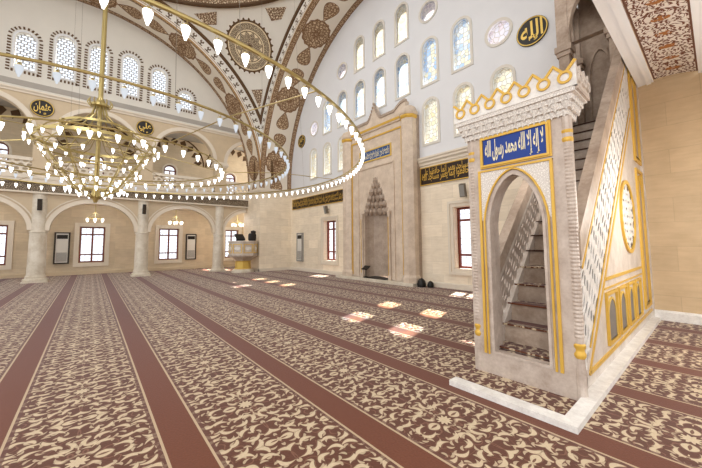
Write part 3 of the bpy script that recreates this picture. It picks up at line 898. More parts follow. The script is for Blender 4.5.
# ---- marble columns of the arcade
col0 = thing('marble_column', (0, 0, 0), '', 'column', 'marble columns along the left aisle')
b = MB(); b.box(-.42, .42, -.42, .42, 0, .06)
b.lathe([(.42, .06), (.43, .1), (.41, .15), (.36, .17), (.34, .22), (.35, .26), (.32, .3)], 24); b.build('base', 'col_marble', col0, True)
b = MB(); b.lathe([(.315, .28), (.31, .5), (.285, 2.2)], 28); b.build('shaft', 'col_marble', col0, True)
b = MB(); b.lathe([(.285, 2.2), (.32, 2.21), (.32, 2.26), (.28, 2.28), (.275, 2.32), (.27, 3.98)], 28); b.build('capital', 'col_marble', col0, True)
lab = ['fourth marble column from the corner pier, at the edge of view', 'third marble column back from the corner pier, with a dark speaker high up', 'second marble column back from the corner pier, between two window bays',
       'marble column nearest the corner pier and the carved preaching seat']
for k, y in enumerate(CYs):
    c = col0 if k == 0 else copy_tree(col0)
    place(c, (XL-.12, y, 0), lab[k]); c['kind'] = 'thing'
# gallery piers
gp = thing('gallery_pier', (0, 0, 0), '', 'pier', 'short piers on the gallery')
b = MB(); b.box(-.26, .26, -.33, .33, 0, 1.75); b.build('shaft', 'stone_up', gp)
b = MB(); b.box(-.3, .3, -.37, .37, 1.75, 1.85); b.box(-.36, .36, -.43, .43, 1.85, 1.98); b.box(-.32, .32, -.39, .39, 1.98, 2.08); b.build('capital', 'cream_trim', gp)
lab = ['fourth beige gallery pier from the corner', 'third beige gallery pier from the corner, under a black roundel', 'second beige gallery pier from the corner, under a black roundel', 'beige gallery pier nearest the corner pier']
for k, y in enumerate(CYs):
    c = gp if k == 0 else copy_tree(gp)
    c['kind'] = 'structure'
    place(c, (XL-.17, y, 4.6), lab[k])
# gallery parapet with real openings
def hexcell(mb, cx, cy, sx, sy, hole, w0, w1, rot=0.0, leaf=False, skew=None):
    o = [(cx+sx*math.cos(PI/6+PI*k/3), cy+sy*math.sin(PI/6+PI*k/3)) for k in range(6)]
    if leaf:
        ca, sa = math.cos(rot), math.sin(rot); sh = [(1.0, 0), (.35, .42), (-.35, .42), (-1.0, 0), (-.35, -.42), (.35, -.42)]
        i = [(cx+sx*hole*(a*ca-b_*sa), cy+sy*hole*(a*sa+b_*ca)) for a, b_ in sh]
        st = min(range(6), key=lambda q: (i[q][0]-o[0][0])**2+(i[q][1]-o[0][1])**2); i = i[st:]+i[:st]
    else: i = [(cx+(p[0]-cx)*hole, cy+(p[1]-cy)*hole) for p in o]
    if skew: o = [skew(p) for p in o]; i = [skew(p) for p in i]
    mb.ring(o, i, w0, w1)
spans = [(-5.4, -2.16), (-1.5, 1.74), (2.4, 5.64), (6.3, YA)]
labs = ['pierced stone gallery parapet, last bay from the corner', 'pierced stone gallery parapet behind the chandelier body', 'pierced stone gallery parapet, second bay from the corner', 'short pierced stone gallery parapet beside the corner pier']
for k, (a, b_) in enumerate(spans):
    t = thing('gallery_parapet', (XL, (a+b_)/2, 4.76), labs[k], 'parapet', 'gallery parapets')
    T = LF(XL)
    pm = MB(T); s = .15; dx = s*math.sqrt(3); nx = int((b_-a)/dx)
    for j in range(4):
        for i in range(nx+1):
            x = a+dx*(i+.5*(j % 2))+.05
            if x > b_-.05: continue
            hexcell(pm, x, 4.85+j*s*1.5*.78, s, s*.78, .62, .02, .08)
    pm.build('lattice', 'cream_trim', t)
    pm = MB(T); pm.box(a-.02, b_+.02, 5.4, 5.55, -.02, .14); pm.build('handrail', 'cream_trim', t)
    pm = MB(T); pm.box(a-.4, a+.02, 4.76, 5.5, 0, .12); pm.build('post', 'stone_up', t)

# ---- inscriptions
def verse_band(T, u0, u1, z0, z1, words, label, name='inscription_panel', bg='band_black', ink='gold', frame='gold', fw=.035):
    mb = MB(T); mb.box(u0, u1, z0, z1, 0, .035)
    p = tag(mb.build(name, bg), label, 'inscription')
    fr = MB(T); fr.ring([(u0, z0), (u1, z0), (u1, z1), (u0, z1)], [(u0+fw, z0+fw), (u1-fw, z0+fw), (u1-fw, z1-fw), (u0+fw, z1-fw)], .03, .05); fr.build('border', frame, p)
    tx = MB(T); h = z1-z0
    n = max(1, round((u1-u0)/(h*3.2))); per = (len(words)+n-1)//n; chunks = [words[i:i+per] for i in range(0, len(words), per)]
    n = len(chunks); L = (u1-u0-.16)/n
    for i, ch in enumerate(chunks):
        a = u1-.08-L*(i+1); thuluth(tx, ch, a+.02, a+L-.02, z0+fw+.05*h, z1-fw-.03*h, .055)
    tx.build('lettering', ink, p)
    return p
V1 = 'إنما يعمر مساجد الله من آمن بالله واليوم الآخر وأقام الصلاة وآتى الزكاة ولم يخش إلا الله'.split()
V2 = 'حافظوا على الصلوات والصلاة الوسطى وقوموا لله قانتين'.split()
verse_band(QF(YQ), -17.4, -11.95, 3.77, 4.42, V1, 'long dark brown panel with gold calligraphy beside the corner pier')
verse_band(QF(YQ), -7.37, -2.6, 3.82, 4.52, V2[::-1]+V1[:4], 'long black panel with gold calligraphy above the window by the pulpit')
def roundel(T, u, z, r, text, label, name='calligraphy_roundel', flat=1.0):
    mb = MB(T); n = 40
    mb.prism([(u+r*math.cos(2*PI*k/n), z+r*math.sin(2*PI*k/n)) for k in range(n)], 0, .05)
    p = tag(mb.build(name, 'black'), label, 'roundel', 'black calligraphy roundels')
    rb = MB(T); rb.torus((u, z, .05), r*.94, .018, 40, 6); rb.build('rim', 'gold_pale', p)
    tx = MB(T); letters(tx, text, u-r*.7, u+r*.7, z-r*.55, z+r*.72, .06, .02)
    letters(tx, shape('و ا'), u-r*.2, u+r*.35, z-r*.72, z-r*.35, .062, .015)
    tx.build('lettering', 'gold_pale', p)
roundel(QF(YQ), -3.2, 7.86, .43, shape('الله'), 'round black medallion with gold calligraphy on the white wall right of the round windows')
roundel(QF(YQ), -16.32, 7.98, .40, shape('عمر'), 'small dark round medallion on the white wall beside the painted arch')
roundel(LF(XL), -1.95, 7.9, .40, shape('عثمان'), 'black roundel between gallery arches, farther from the prayer niche')
roundel(LF(XL), 1.99, 7.93, .40, shape('علي'), 'black roundel between gallery arches, nearer the prayer niche')

# ---- prayer niche (mihrab)
def mihrab():
    cx, yf = -9.52, 9.42
    T = QF(YQ); D = YQ-yf
    t = thing('prayer_niche', (cx, yf, .12), 'tall travertine prayer niche with gold lines, blue panel and honeycomb hood', 'mihrab')
    # stepped pointed opening
    half = [(.74, 0.12), (.74, 2.95), (.66, 3.1), (.66, 3.3), (.54, 3.42), (.54, 3.62), (.42, 3.72), (.42, 3.9), (.29, 4.0), (.29, 4.16), (.16, 4.24), (.14, 4.36), (0, 4.52)]
    op = [(cx-a, z) for a, z in half[:1]]+[(cx+a, z) for a, z in half]+[(cx-a, z) for a, z in half[-2:0:-1]]
    b = MB(T); b.holes([(cx-1.78, .12), (cx+1.78, .12), (cx+1.78, 6.75), (cx-1.78, 6.75)], [op], w=D, thick=D-.02)
    b.build('front_panel', 'mihrab', t)
    # concave niche behind
    b = MB(T)
    na = 10; prof = [(.12, .74), (3.0, .74), (4.55, .05)]
    for i in range(len(prof)-1):
        for k in range(na):
            a0, a1 = PI+PI*k/na, PI+PI*(k+1)/na
            q = []
            for (zz, r), a in ((prof[i], a0), (prof[i], a1), (prof[i+1], a1), (prof[i+1], a0)):
                q.append((cx+r*math.cos(a), zz, D-.05+r*.95*math.sin(a)))
            b.quadp(*q)
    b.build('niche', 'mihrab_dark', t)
    # honeycomb (muqarnas) hood: tiers of small hanging cells
    b = MB()
    tiers = [(2.9, .72, 9), (3.2, .62, 8), (3.5, .5, 7), (3.78, .38, 5), (4.04, .26, 4), (4.26, .13, 2)]
    for j, (z, r, n) in enumerate(tiers):
        for k in range(n):
            a = PI*(k+.5)/n
            x = cx+r*math.cos(a); y = YQ-(D-.04)+r*.8*math.sin(a)*.9
            cr = PI*r/n*.55+.012
            b.lathe([(.004, -.06), (cr*.4, 0), (cr, .12), (cr*1.05, .2), (cr*.7, .3)], 6, (x, y, z), rot=a)
        # little shelf between tiers
        path = [(cx+(r+.03)*math.cos(PI*k/12), YQ-(D-.04)+(r+.03)*.72*math.sin(PI*k/12), z+.26) for k in range(13)]
        b.tube(path, .03, 5)
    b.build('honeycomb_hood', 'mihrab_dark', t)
    # recessed rectangle round niche
    b = MB(T)
    b.ring([(cx-1.12, .12), (cx+1.12, .12), (cx+1.12, 5.02), (cx-1.12, 5.02)], [(cx-1.06, .12), (cx+1.06, .12), (cx+1.06, 4.96), (cx-1.06, 4.96)], D, D+.05)
    b.ring([(cx-1.72, .12), (cx+1.72, .12), (cx+1.72, 6.7), (cx-1.72, 6.7)], [(cx-1.62, .12), (cx+1.62, .12), (cx+1.62, 6.6), (cx-1.62, 6.6)], D, D+.07)
    b.build('moulding', 'mihrab', t)
    for sx in (-1, 1):
        b = MB(); b.lathe([(.075, .12), (.075, .3), (.055, .34), (.05, 2.7), (.08, 2.8), (.09, 2.95)], 12, (cx+sx*.83, yf-.06, 0)); b.build('niche_column', 'mihrab', t, True)
        g = MB(); g.box(cx+sx*.83-.012, cx+sx*.83+.012, yf-.13, yf-.115, .3, 2.7); g.build('gold_line', 'gold', t)
        g = MB(T); x = cx+sx*1.54; g.box(x-.03, x+.03, .2, 6.32, D+.005, D+.03); g.build('gold_line', 'gold', t)
        # octagonal corner tower with base and cap
        b = MB(); b.lathe([(.36, .12), (.36, .3), (.33, .36), (.31, .4), (.31, 6.55)], 8, (cx+sx*1.86, YQ-.33, 0), rot=PI/8); b.build('corner_tower', 'mihrab', t)
        b = MB(); b.lathe([(.31, 6.5), (.35, 6.56), (.35, 6.64)], 8, (cx+sx*1.86, YQ-.33, 0), rot=PI/8); b.build('tower_band', 'gold', t)
        b = MB(); b.lathe([(.33, 6.64), (.38, 6.7), (.38, 6.76), (.34, 6.84), (.28, 6.98), (.05, 7.1)], 8, (cx+sx*1.86, YQ-.33, 0), rot=PI/8); b.build('tower_cap', 'mihrab', t)
        # plain filler strip back to wall
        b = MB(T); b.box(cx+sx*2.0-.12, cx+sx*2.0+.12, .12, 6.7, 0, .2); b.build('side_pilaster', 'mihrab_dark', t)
    g = MB(T); g.box(cx-1.6, cx+1.6, 6.28, 6.35, D+.005, D+.035); g.build('gold_line', 'gold', t)
    g = MB(T); g.box(cx-1.78, cx+1.78, 6.66, 6.76, D, D+.09); g.build('gold_cornice', 'gold', t)
    # crest: curves rising to a central point
    def crest(u):
        a = abs(u)
        if a < .42: return 7.06+.72*(1-a/.42)**1.6
        if a < 1.2: return 7.06+.0*(a)
        s = min(1, (a-1.2)/.7); return 7.06+.26*math.sin(s*PI*.62)
    us = [-1.78+3.56*k/60 for k in range(61)]
    pts = [(cx-1.78, 6.72), (cx+1.78, 6.72)]+[(cx+u, crest(u)) for u in us[::-1]]
    b = MB(T); b.prism(pts, D-.2, D+.04); b.build('crest', 'mihrab', t)
    b = MB(T)
    for u in us[::1]:
        z = crest(u)-.02; s = .05
        b.prism([(cx+u-s*.55, z-.02), (cx+u+s*.55, z-.02), (cx+u+s*.5, z+.06), (cx+u, z+.1), (cx+u-s*.5, z+.06)], D-.06, D+.09)
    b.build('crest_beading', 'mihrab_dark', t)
    # blue verse panel
    b = MB(T); b.box(cx-.92, cx+.92, 5.32, 5.74, D, D+.025); pan = b.build('blue_panel', 'blue_soft', t)
    fr = MB(T); u0, u1, z0, z1 = cx-.98, cx+.98, 5.26, 5.8; fr.ring([(u0, z0), (u1, z0), (u1, z1), (u0, z1)], [(u0+.06, z0+.06), (u1-.06, z0+.06), (u1-.06, z1-.06), (u0+.06, z1-.06)], D, D+.045); fr.build('gold_frame', 'gold_pale', pan)
    tx = MB(T); thuluth(tx, 'كلما دخل عليها زكريا المحراب'.split(), cx-.86, cx+.86, 5.35, 5.71, D+.032, .012); tx.build('lettering', 'letter', pan)
mihrab()
b = MB(); b.box(-12.0, -7.3, 9.1, YQ-.005, 0, .1); b.box(-11.97, -7.33, 9.13, YQ-.005, .1, .12)
tag(b.build('marble_platform', 'col_marble'), 'low pale marble platform in front of the prayer niche', 'platform')
b = MB(); b.box(-10.1, -8.85, 9.22, 9.95, .12, .14)
tag(b.build('prayer_rug', 'cushion'), 'dark prayer rug lying in the prayer niche', 'rug')
t = thing('reading_stand', (-10.02, 9.26, .14), 'small black reading stand standing in the prayer niche', 'stand')
b = MB(); b.lathe([(.12, 0), (.12, .025), (.02, .05)], 14, (-10.02, 9.26, .14)); b.build('base', 'black', t)
b = MB(); b.tube([(-10.02, 9.26, .17), (-10.02, 9.26, .5)], .018, 8); b.build('pole', 'black', t)
b = MB(); b.quadp((-10.2, 9.16, .5), (-9.84, 9.16, .5), (-9.84, 9.38, .64), (-10.2, 9.38, .64)); b.quadp((-10.2, 9.16, .47), (-10.2, 9.38, .61), (-9.84, 9.38, .61), (-9.84, 9.16, .47))
b.quadp((-10.2, 9.16, .47), (-9.84, 9.16, .47), (-9.84, 9.16, .53), (-10.2, 9.16, .53)); b.build('desk', 'black', t)
for k, (x, y, r, lb) in enumerate([(-7.12, 9.36, .15, 'larger dark bundle on the floor at the end of the niche platform'), (-6.84, 9.52, .11, 'smaller dark bundle on the floor against the niche wall skirting')]):
    b = MB(); z0 = .12 if x < -7.3 else 0
    b.lathe([(.02, 0), (r, .01), (r*1.1, r*.7), (r*.9, r*1.5), (r*.45, r*2.0), (r*.2, r*2.1), (.01, r*2.15)], 10, (x, y, z0)); tag(b.build('dark_bundle', 'cushion', smooth=True), lb, 'bundle')

# ---- wall air conditioners
def aircon(T, u, z0, label, fm='ac_frame'):
    o = T @ Vector((u, z0, 0)); t = thing('air_conditioner', tuple(o), label, 'air conditioner', 'tall wall air conditioners')
    b = MB(T); w, h = .64, 1.72; b.ring([(u-w/2, z0), (u+w/2, z0), (u+w/2, z0+h), (u-w/2, z0+h)], [(u-w/2+.07, z0+.07), (u+w/2-.07, z0+.07), (u+w/2-.07, z0+h-.07), (u-w/2+.07, z0+h-.07)], 0, .12); b.build('frame', fm, t)
    b = MB(T); b.box(u-w/2+.06, u+w/2-.06, z0+.06, z0+h-.06, .0, .1); b.build('casing', 'ac_white', t)
    b = MB(T)
    for k in range(9): b.box(u-w/2+.1, u+w/2-.1, z0+.14+k*.055, z0+.17+k*.055, .1, .115)
    b.build('intake_grille', 'ac_grey', t)
    b = MB(T); b.box(u-w/2+.1, u+w/2-.1, z0+h-.36, z0+h-.14, .1, .112); b.build('outlet', 'black', t)
aircon(LF(XB), -1.2, .63, 'tall wall air conditioner left of the bay behind the third column')
aircon(LF(XB), 5.2, .63, 'tall wall air conditioner right of the bay near the first column')
aircon(QF(YQ), -16.4, .57, 'tall narrow air conditioner on the niche wall by the corner pier', 'ac_grey')

# ---- loudspeakers
def speaker(p, d, h, w, label, mat='black', tilt=.25):
    t = thing('loudspeaker', p, label, 'loudspeaker', 'wall loudspeakers')
    X = Vector(d).normalized(); Yv = Vector((0, 0, 1)).cross(X); Z = Vector((0, 0, 1))
    R = Matrix((( *(Yv), 0), (*Z, 0), (*X, 0), (0, 0, 0, 1))).transposed(); R = Matrix.Translation(p) @ R @ Matrix.Rotation(tilt, 4, 'X')
    b = MB(R); b.prism([(-w/2, -h/2), (w/2, -h/2), (w/2, h/2), (-w/2, h/2)], .0, .02); b.prism([(-w/2+.01, -h/2+.01), (w/2-.01, -h/2+.01), (w/2-.01, h/2-.01), (-w/2+.01, h/2-.01)], .02, .16)
    b.build('cabinet', mat, t)
    b = MB(R); b.box(-w/2+.025, w/2-.025, -h/2+.04, h/2-.04, .16, .17); b.build('grille', 'ac_frame' if mat == 'black' else 'ac_grey', t)
    b = MB(R); b.tube([(0, 0, .0), (0, 0, -.16)], .02, 6); b.build('bracket', 'black', t)
speaker((XL+.32, -1.8, 3.45), (1, 0, 0), .5, .16, 'slim dark loudspeaker on the third column from the corner pier')
speaker((XL+.32, 2.07, 3.5), (1, 0, 0), .5, .16, 'slim dark loudspeaker on the second column from the corner pier')
speaker((-5.5, YQ-.165, 3.4), (.25, -1, 0), .46, .2, 'grey wedge loudspeaker over the window by the pulpit', 'metal_grey')
speaker((-13.44, YQ-.165, 3.45), (.1, -1, 0), .42, .18, 'grey wedge loudspeaker over the window by the corner pier', 'metal_grey')

# ---- small brass lights hanging in the aisle arches
al = thing('hanging_aisle_light', (0, 0, 0), '', 'lamp', 'small brass lights hanging in the aisle')
b = MB(); b.tube([(0, 0, .12), (0, 0, .95)], .018, 6); b.lathe([(.1, .95), (.1, .99), (.02, 1.0)], 10); b.build('stem', 'brass', al)
b = MB()
path = [(.36*math.cos(2*PI*k/18), .36*math.sin(2*PI*k/18), .12) for k in range(18)]; b.tube(path, .018, 5, True)
for k in range(3): b.tube([(0, 0, .45), (.36*math.cos(2*PI*k/3), .36*math.sin(2*PI*k/3), .12)], .012, 4)
b.build('hoop', 'brass', al)
for k in range(6):
    a = 2*PI*k/6; b = MB(); b.lathe([(.03, .1), (.06, .06), (.058, 0), (.035, -.07), (.005, -.1)], 8, (.36*math.cos(a), .36*math.sin(a), 0)); b.build('lamp', 'lamp_warm', al, True)
labs = ['small brass hoop light hanging in the arch left of centre, third bay', 'small brass hoop light hanging in the second aisle bay', 'small brass hoop light hanging in the aisle bay beside the preaching seat']
for k, y in enumerate([.12, 3.92, 7.7]):
    c = al if k == 0 else copy_tree(al); place(c, (-21.3, y, 2.95), labs[k])
b = MB(); b.box(XB, XL-.34, -9, YA+.3, 3.93, 4.02); struct(b.build('ceiling_aisle', 'stone_up'), 'flat ceiling of the left aisle under the gallery', 'ceiling')

# ---- carved marble preaching seat (kursu) by the corner pier
def kursu():
    c = (-18.05, 6.88, 0)
    t = thing('preaching_seat', c, 'carved octagonal marble preaching seat on a flared foot beside the corner pier', 'pulpit seat')
    b = MB(); b.lathe([(.62, 0), (.62, .1), (.56, .14), (.5, .2)], 8, c, rot=PI/8); b.build('base', 'col_marble', t)
    b = MB(); b.lathe([(.5, .2), (.44, .26), (.43, .62), (.48, .7)], 8, c, rot=PI/8); b.build('pedestal', 'gold_pale', t)
    b = MB(); b.lathe([(.48, .68), (.62, .8), (.8, .9), (.86, .96), (.86, 1.02)], 8, c, rot=PI/8); b.build('flared_bowl', 'minbar', t)
    b = MB(); b.lathe([(.8, 1.02), (.8, 1.72), (.84, 1.74), (.84, 1.82), (.7, 1.82), (.7, 1.05), (0.01, 1.05)], 8, c, rot=PI/8); b.build('balustrade', 'minbar_pale', t)
    for k in range(8):
        a = 2*PI*k/8; ap = .8*math.cos(PI/8)+.005; w = .8*math.sin(PI/8)*2*.42
        T = Matrix.Translation(c) @ Matrix.Rotation(a, 4, 'Z') @ Matrix(((0, 0, 1, ap), (1, 0, 0, 0), (0, 1, 0, 0), (0, 0, 0, 1)))
        b = MB(T); O = [(-w, 1.12), (w, 1.12), (w, 1.64), (-w, 1.64)]; I = [(-w+.04, 1.16), (w-.04, 1.16), (w-.04, 1.6), (-w+.04, 1.6)]; b.ring(O, I, -.01, .02); b.build('panel_frame', 'gold_pale', t)
        b = MB(T); n = 20; b.prism([(.17*math.cos(2*PI*q/n), 1.38+.1*math.sin(2*PI*q/n)) for q in range(n)], -.01, .025); b.build('boss', 'white_marble', t)
kursu()
t = thing('folding_lectern', (-17.75, 6.55, 1.82), 'black folding book rest on the rim of the preaching seat', 'lectern')
b = MB(); b.quadp((-17.55, 6.3, 1.9), (-17.55, 6.8, 1.9), (-17.95, 6.8, 2.18), (-17.95, 6.3, 2.18)); b.quadp((-17.55, 6.3, 1.94), (-17.95, 6.3, 2.22), (-17.95, 6.8, 2.22), (-17.55, 6.8, 1.94)); b.quadp((-17.55, 6.3, 1.84), (-17.55, 6.8, 1.84), (-17.55, 6.8, 1.94), (-17.55, 6.3, 1.94)); b.build('desk', 'cushion', t)
b = MB(); b.box(-17.9, -17.84, 6.4, 6.7, 1.82, 2.14); b.box(-17.6, -17.54, 6.4, 6.7, 1.82, 1.9); b.build('support', 'cushion', t)
t = thing('chair_cushion', (-17.72, 7.28, 1.82), 'black padded backrest cushion on the rim of the preaching seat', 'cushion')
b = MB(); b.lathe([(.02, 0), (.22, .01), (.25, .1), (.25, .36), (.19, .44), (.02, .46)], 12, (-17.72, 7.28, 1.82), sx=.5); b.build('pad', 'cushion', t, True)
b = MB(); b.lathe([(.02, .42), (.15, .44), (.15, .58), (.02, .62)], 10, (-17.72, 7.34, 1.82), sx=.6); b.build('head_pad', 'cushion', t, True)
# ================================================================== PULPIT WITH STAIRS (minbar)
def minbar():
    x0, x1, yf = -2.1, -0.98, 3.83
    xc = (x0+x1)/2
    t = thing('stair_pulpit', (xc, 6.4, 0), 'tall carved marble stair pulpit with gold trim and a blue inscription over its doorway', 'pulpit')
    F = QF(yf); S = LF(x1)          # front face, right flank
    D = .26
    # --- front portal slab with pointed doorway
    op = pointed(-1.85, -1.23, .27, 1.86, 2.44)
    b = MB(F); b.holes([(x0, 0), (x1, 0), (x1, 2.97), (x0, 2.97)], [op], w=0, thick=D); b.build('portal', 'minbar', t)
    # inner moulding of the doorway
    b = MB(F); b.ring(pointed(-1.865, -1.215, .25, 1.87, 2.46), pointed(-1.835, -1.245, .28, 1.86, 2.415), -.1, .012); b.build('doorway_moulding', 'minbar', t)
    # carved spandrels
    so = [(-1.93, 1.7), (-1.93, 2.5), (-1.15, 2.5), (-1.15, 1.7)]
    b = MB(F); arcp = pointed(-1.89, -1.19, .25, 1.88, 2.5)[2:]
    half = len(arcp)//2
    R_ = [(-1.13, 1.86), (-1.13, 2.52), (xc, 2.52)]
    rp = arcp[:half+1]; b.prism([(-1.15, 2.5)]+[(xc, 2.5)]+rp[::-1]+[(-1.15, 1.88)], 0, .01)
    lp = arcp[half:]; b.prism([(xc, 2.5), (-1.93, 2.5), (-1.93, 1.88)]+lp[::-1], 0, .01)
    b.build('spandrel', 'carved', t)
    # gold band along doorway and outer gold frame
    b = MB(F); pth = pointed(-1.9, -1.18, .24, 1.88, 2.49)
    pl = [pth[1]]+pth[2:]+[pth[0]]
    b.tube([(p[0], p[1], .014) for p in pl], .0135, 6); b.build('gold_arch', 'gold', t)
    b = MB(F)
    for x in (-1.945, -1.13): b.box(x-.015, x+.015, .24, 2.52, 0, .022)
    b.box(-1.96, -1.115, 2.5, 2.522, 0, .024); b.build('gold_frame', 'gold', t)
    # blue inscription
    b = MB(F); b.box(-1.88, -1.16, 2.58, 2.91, 0, .02); pan = b.build('blue_panel', 'blue', t)
    b = MB(F); O = [(-1.925, 2.545), (-1.115, 2.545), (-1.115, 2.95), (-1.925, 2.95)]; I = [(-1.885, 2.585), (-1.16, 2.585), (-1.16, 2.91), (-1.885, 2.91)]
    b.ring(O, I, 0, .02); O2 = [(-1.905, 2.56), (-1.135, 2.56), (-1.135, 2.93), (-1.905, 2.93)]; b.ring(O2, I, .02, .035); b.build('gold_frame', 'gold', pan)
    b = MB(F); thuluth(b, 'لا إله إلا الله محمد رسول الله'.split(), -1.855, -1.185, 2.6, 2.895, .022, .03, 1); b.build('lettering', 'letter', pan)
    # corner columns with knitted carving, gold vases top and bottom
    for cx in (x0+.05, x1-.0):
        prof = []; n = 100
        for k in range(n+1):
            z = .62+(2.62-.62)*k/n; prof.append((.044+(.005 if k % 2 else -.002), z))
        cy = yf+.035
        b = MB(); b.lathe([(.05, .0), (.05, .3), (.042, .36), (.042, .62)]+prof+[(.044, 2.62), (.05, 2.7), (.05, 2.95)], 12, (cx, cy, 0)); c = b.build('corner_column', 'minbar', t)
        for zb in (.42, 2.66):
            b = MB(); b.lathe([(.043, zb), (.054, zb+.02), (.057, zb+.045), (.044, zb+.07), (.043, zb+.09), (.055, zb+.115), (.056, zb+.135), (.043, zb+.15)], 14, (cx, cy, 0)); b.build('gold_vase', 'gold', c, True)
    # --- frieze of carved stalactites, in stepped tiers
    fx0, fx1, fy0, fy1 = x0-.1, x1+.14, yf-.13, yf+D+.1
    b = MB()
    tiers = [(2.955, 3.02, .03), (3.02, 3.09, .06), (3.09, 3.15, .09), (3.15, 3.2, .12)]
    for z0, z1, e in tiers: b.box(x0-e*.8, x1+e*1.05, yf-e, yf+D+e*.8, z0, z1)
    def cells(z0, z1, e, n, off):
        w = (x1-x0+2*e)/n
        for k in range(n):
            u = x0-e+w*(k+.5+off)
            if u > x1+e-.02: continue
            b.lathe([(.004, z0-.03), (w*.3, z0+.01), (w*.46, (z0+z1)/2), (w*.46, z1)], 8, (u, yf-e+.005, 0), sy=.55)
        m = 4
        for k in range(m):
            v = yf+(D+.05)*(k+.5)/m
            b.lathe([(.004, z0-.03), (w*.3, z0+.01), (w*.46, (z0+z1)/2), (w*.46, z1)], 8, (x1+e*1.05-.005, v, 0), sx=.55)
    cells(2.965, 3.02, .03, 20, 0); cells(3.03, 3.09, .06, 12, .2); cells(3.1, 3.15, .09, 22, 0)
    fr = b.build('stalactite_frieze', 'carved', t)
    # --- parapet with gold zigzag and rings
    px0, px1 = x0-.11, x1+.15; n = 7; w = (px1-px0)/n
    zz = [(px0, 3.455)]
    for k in range(n): zz += [(px0+w*(k+.12), 3.445), (px0+w*(k+.42), 3.375), (px0+w*(k+.58), 3.375), (px0+w*(k+.88), 3.445), (px0+w*(k+1), 3.475)]
    b = MB(QF(yf-.13)); b.prism([(px0, 3.2), (px1, 3.2)]+zz[::-1], -.04, 0); par = b.build('parapet', 'white_marble', t)
    g = MB(QF(yf-.13)); g.band([(p[0], p[1]-.012) for p in zz], .028, -.005, .014)
    for k in range(n):
        c = (px0+w*(k+.5), 3.31); q = 20
        g.ring([(c[0]+.068*math.cos(2*PI*i/q), c[1]+.068*math.sin(2*PI*i/q)) for i in range(q)], [(c[0]+.044*math.cos(2*PI*i/q), c[1]+.044*math.sin(2*PI*i/q)) for i in range(q)], 0, .016)
    g.build('gold_zigzag', 'gold', par)
    b = MB(LF(px1+.003)); m = 3; L = D+.2; ys = yf-.128
    sz = [(ys, 3.46)]
    for k in range(m): sz += [(ys+L/m*(k+.3), 3.38), (ys+L/m*(k+.5), 3.34), (ys+L/m*(k+.7), 3.38), (ys+L/m*(k+1), 3.45)]
    b.prism([(ys, 3.2), (ys+L, 3.2)]+sz[::-1], -.04, 0)
    for k in range(m):
        c = (ys+L/m*(k+.5), 3.28); q = 14
        b.ring([(c[0]+.055*math.cos(2*PI*i/q), c[1]+.055*math.sin(2*PI*i/q)) for i in range(q)], [(c[0]+.035*math.cos(2*PI*i/q), c[1]+.035*math.sin(2*PI*i/q)) for i in range(q)], 0, .02)
    b.build('side_parapet', 'minbar_pale', t)
    b = MB(); b.box(px0, px1, yf-.1, yf+D+.1, 3.17, 3.215); b.build('parapet_roof', 'minbar', t)
    # --- threshold and stairs
    b = MB(); b.box(x0+.1, x1-.1, yf+.01, yf+D+.02, 0, .26); b.build('threshold', 'minbar', t)
    b = MB(); b.box(-1.85, -1.23, yf+.005, 4.04, .26, .275); b.build('threshold_carpet', 'carpet', t)
    rise = .235
    for i in range(17):
        z = .31+rise*i; y = z+3.7; zt = z
        b = MB(); b.box(x0+.16, x1-.1, y, y+rise+.14, max(0, zt-rise-.02), zt-.02); s = b.build('step', 'minbar_brown', t)
        b = MB(); b.box(x0+.17, x1-.11, y-.03, y+rise+.02, zt-.02, zt); b.build('tread_carpet', 'carpet' if i < 5 else 'tread', s)
    # --- two balustrades and flanks
    Yb, Yt = yf+D-.02, 7.92
    def flank(X, side):
        lo_, la_, ra_ = (-3.85, -2.66, -2.36) if side > 0 else (-3.78, -2.98, -2.76)   # stringer, lattice top, rail top: Z = Y + c
        """side +1: outer face looks towards +X"""
        T = LF(X-.1) if side > 0 else LF(X)
        wall = MB(T); w0, w1 = 0, .1
        pts = [(Yb, 0)] + [(Yt, 0), (Yt, Yt+lo_)] + [(Yb, max(.06, Yb+lo_))]
        wall.prism(pts, w0, w1); wall.build('flank_panel', 'minbar_pale', t)
        r = MB(T); r.prism([(Yb, Yb+la_), (Yt+.2, Yt+.2+la_), (Yt+.2, Yt+.2+ra_), (Yb, Yb+ra_)], -.015, .115); r.build('handrail', 'minbar_brown', t)
        bd = MB(T); bd.prism([(Yb, Yb+lo_-.04), (Yt, Yt+lo_-.04), (Yt, Yt+lo_+.09), (Yb, Yb+lo_+.09)], -.01, .11)
        bd.prism([(Yb, Yb+la_-.07), (Yt, Yt+la_-.07), (Yt, Yt+la_+.01), (Yb, Yb+la_+.01)], -.01, .112); bd.build('lattice_border', 'minbar_pale', t)
        la = MB(T); H = la_-lo_-.15; s = (.098 if side > 0 else .072); dx = s*math.sqrt(3); ny = int(H/(1.5*s))
        sk = lambda p: (p[0], p[1]+p[0]+lo_+.08)
        for j in range(ny+1):
            for i in range(int((Yt-Yb)/dx)+1):
                hexcell(la, Yb+.03+dx*(i+.5*(j % 2)), .04+j*1.5*s*.98, s, s, .8, *((.098, .106) if side > 0 else (.04, .06)), rot=(PI/3)*((i+j) % 3)-.3, leaf=True, skew=sk)
        lt_ = la.build('lattice', 'white_marble' if side > 0 else 'minbar', t)
        bk = MB(T); wb = .088
        if side > 0: bk.prism([(Yb, Yb+lo_), (Yt, Yt+lo_), (Yt, Yt+la_), (Yb, Yb+la_)], wb, wb+.008); bk.build('lattice_shade_plate', 'dark_void', lt_)  # added dark plate, paints the shaded interior behind the holes
        return T
    T = flank(x1, 1); flank(x0+.1, -1)
    w = .1
    g = MB(T); e = .012
    def gline(a, b_, wid=.04): g.band([a, b_], wid, w, w+.018)
    lo_, la_, ra_ = -3.85, -2.66, -2.36
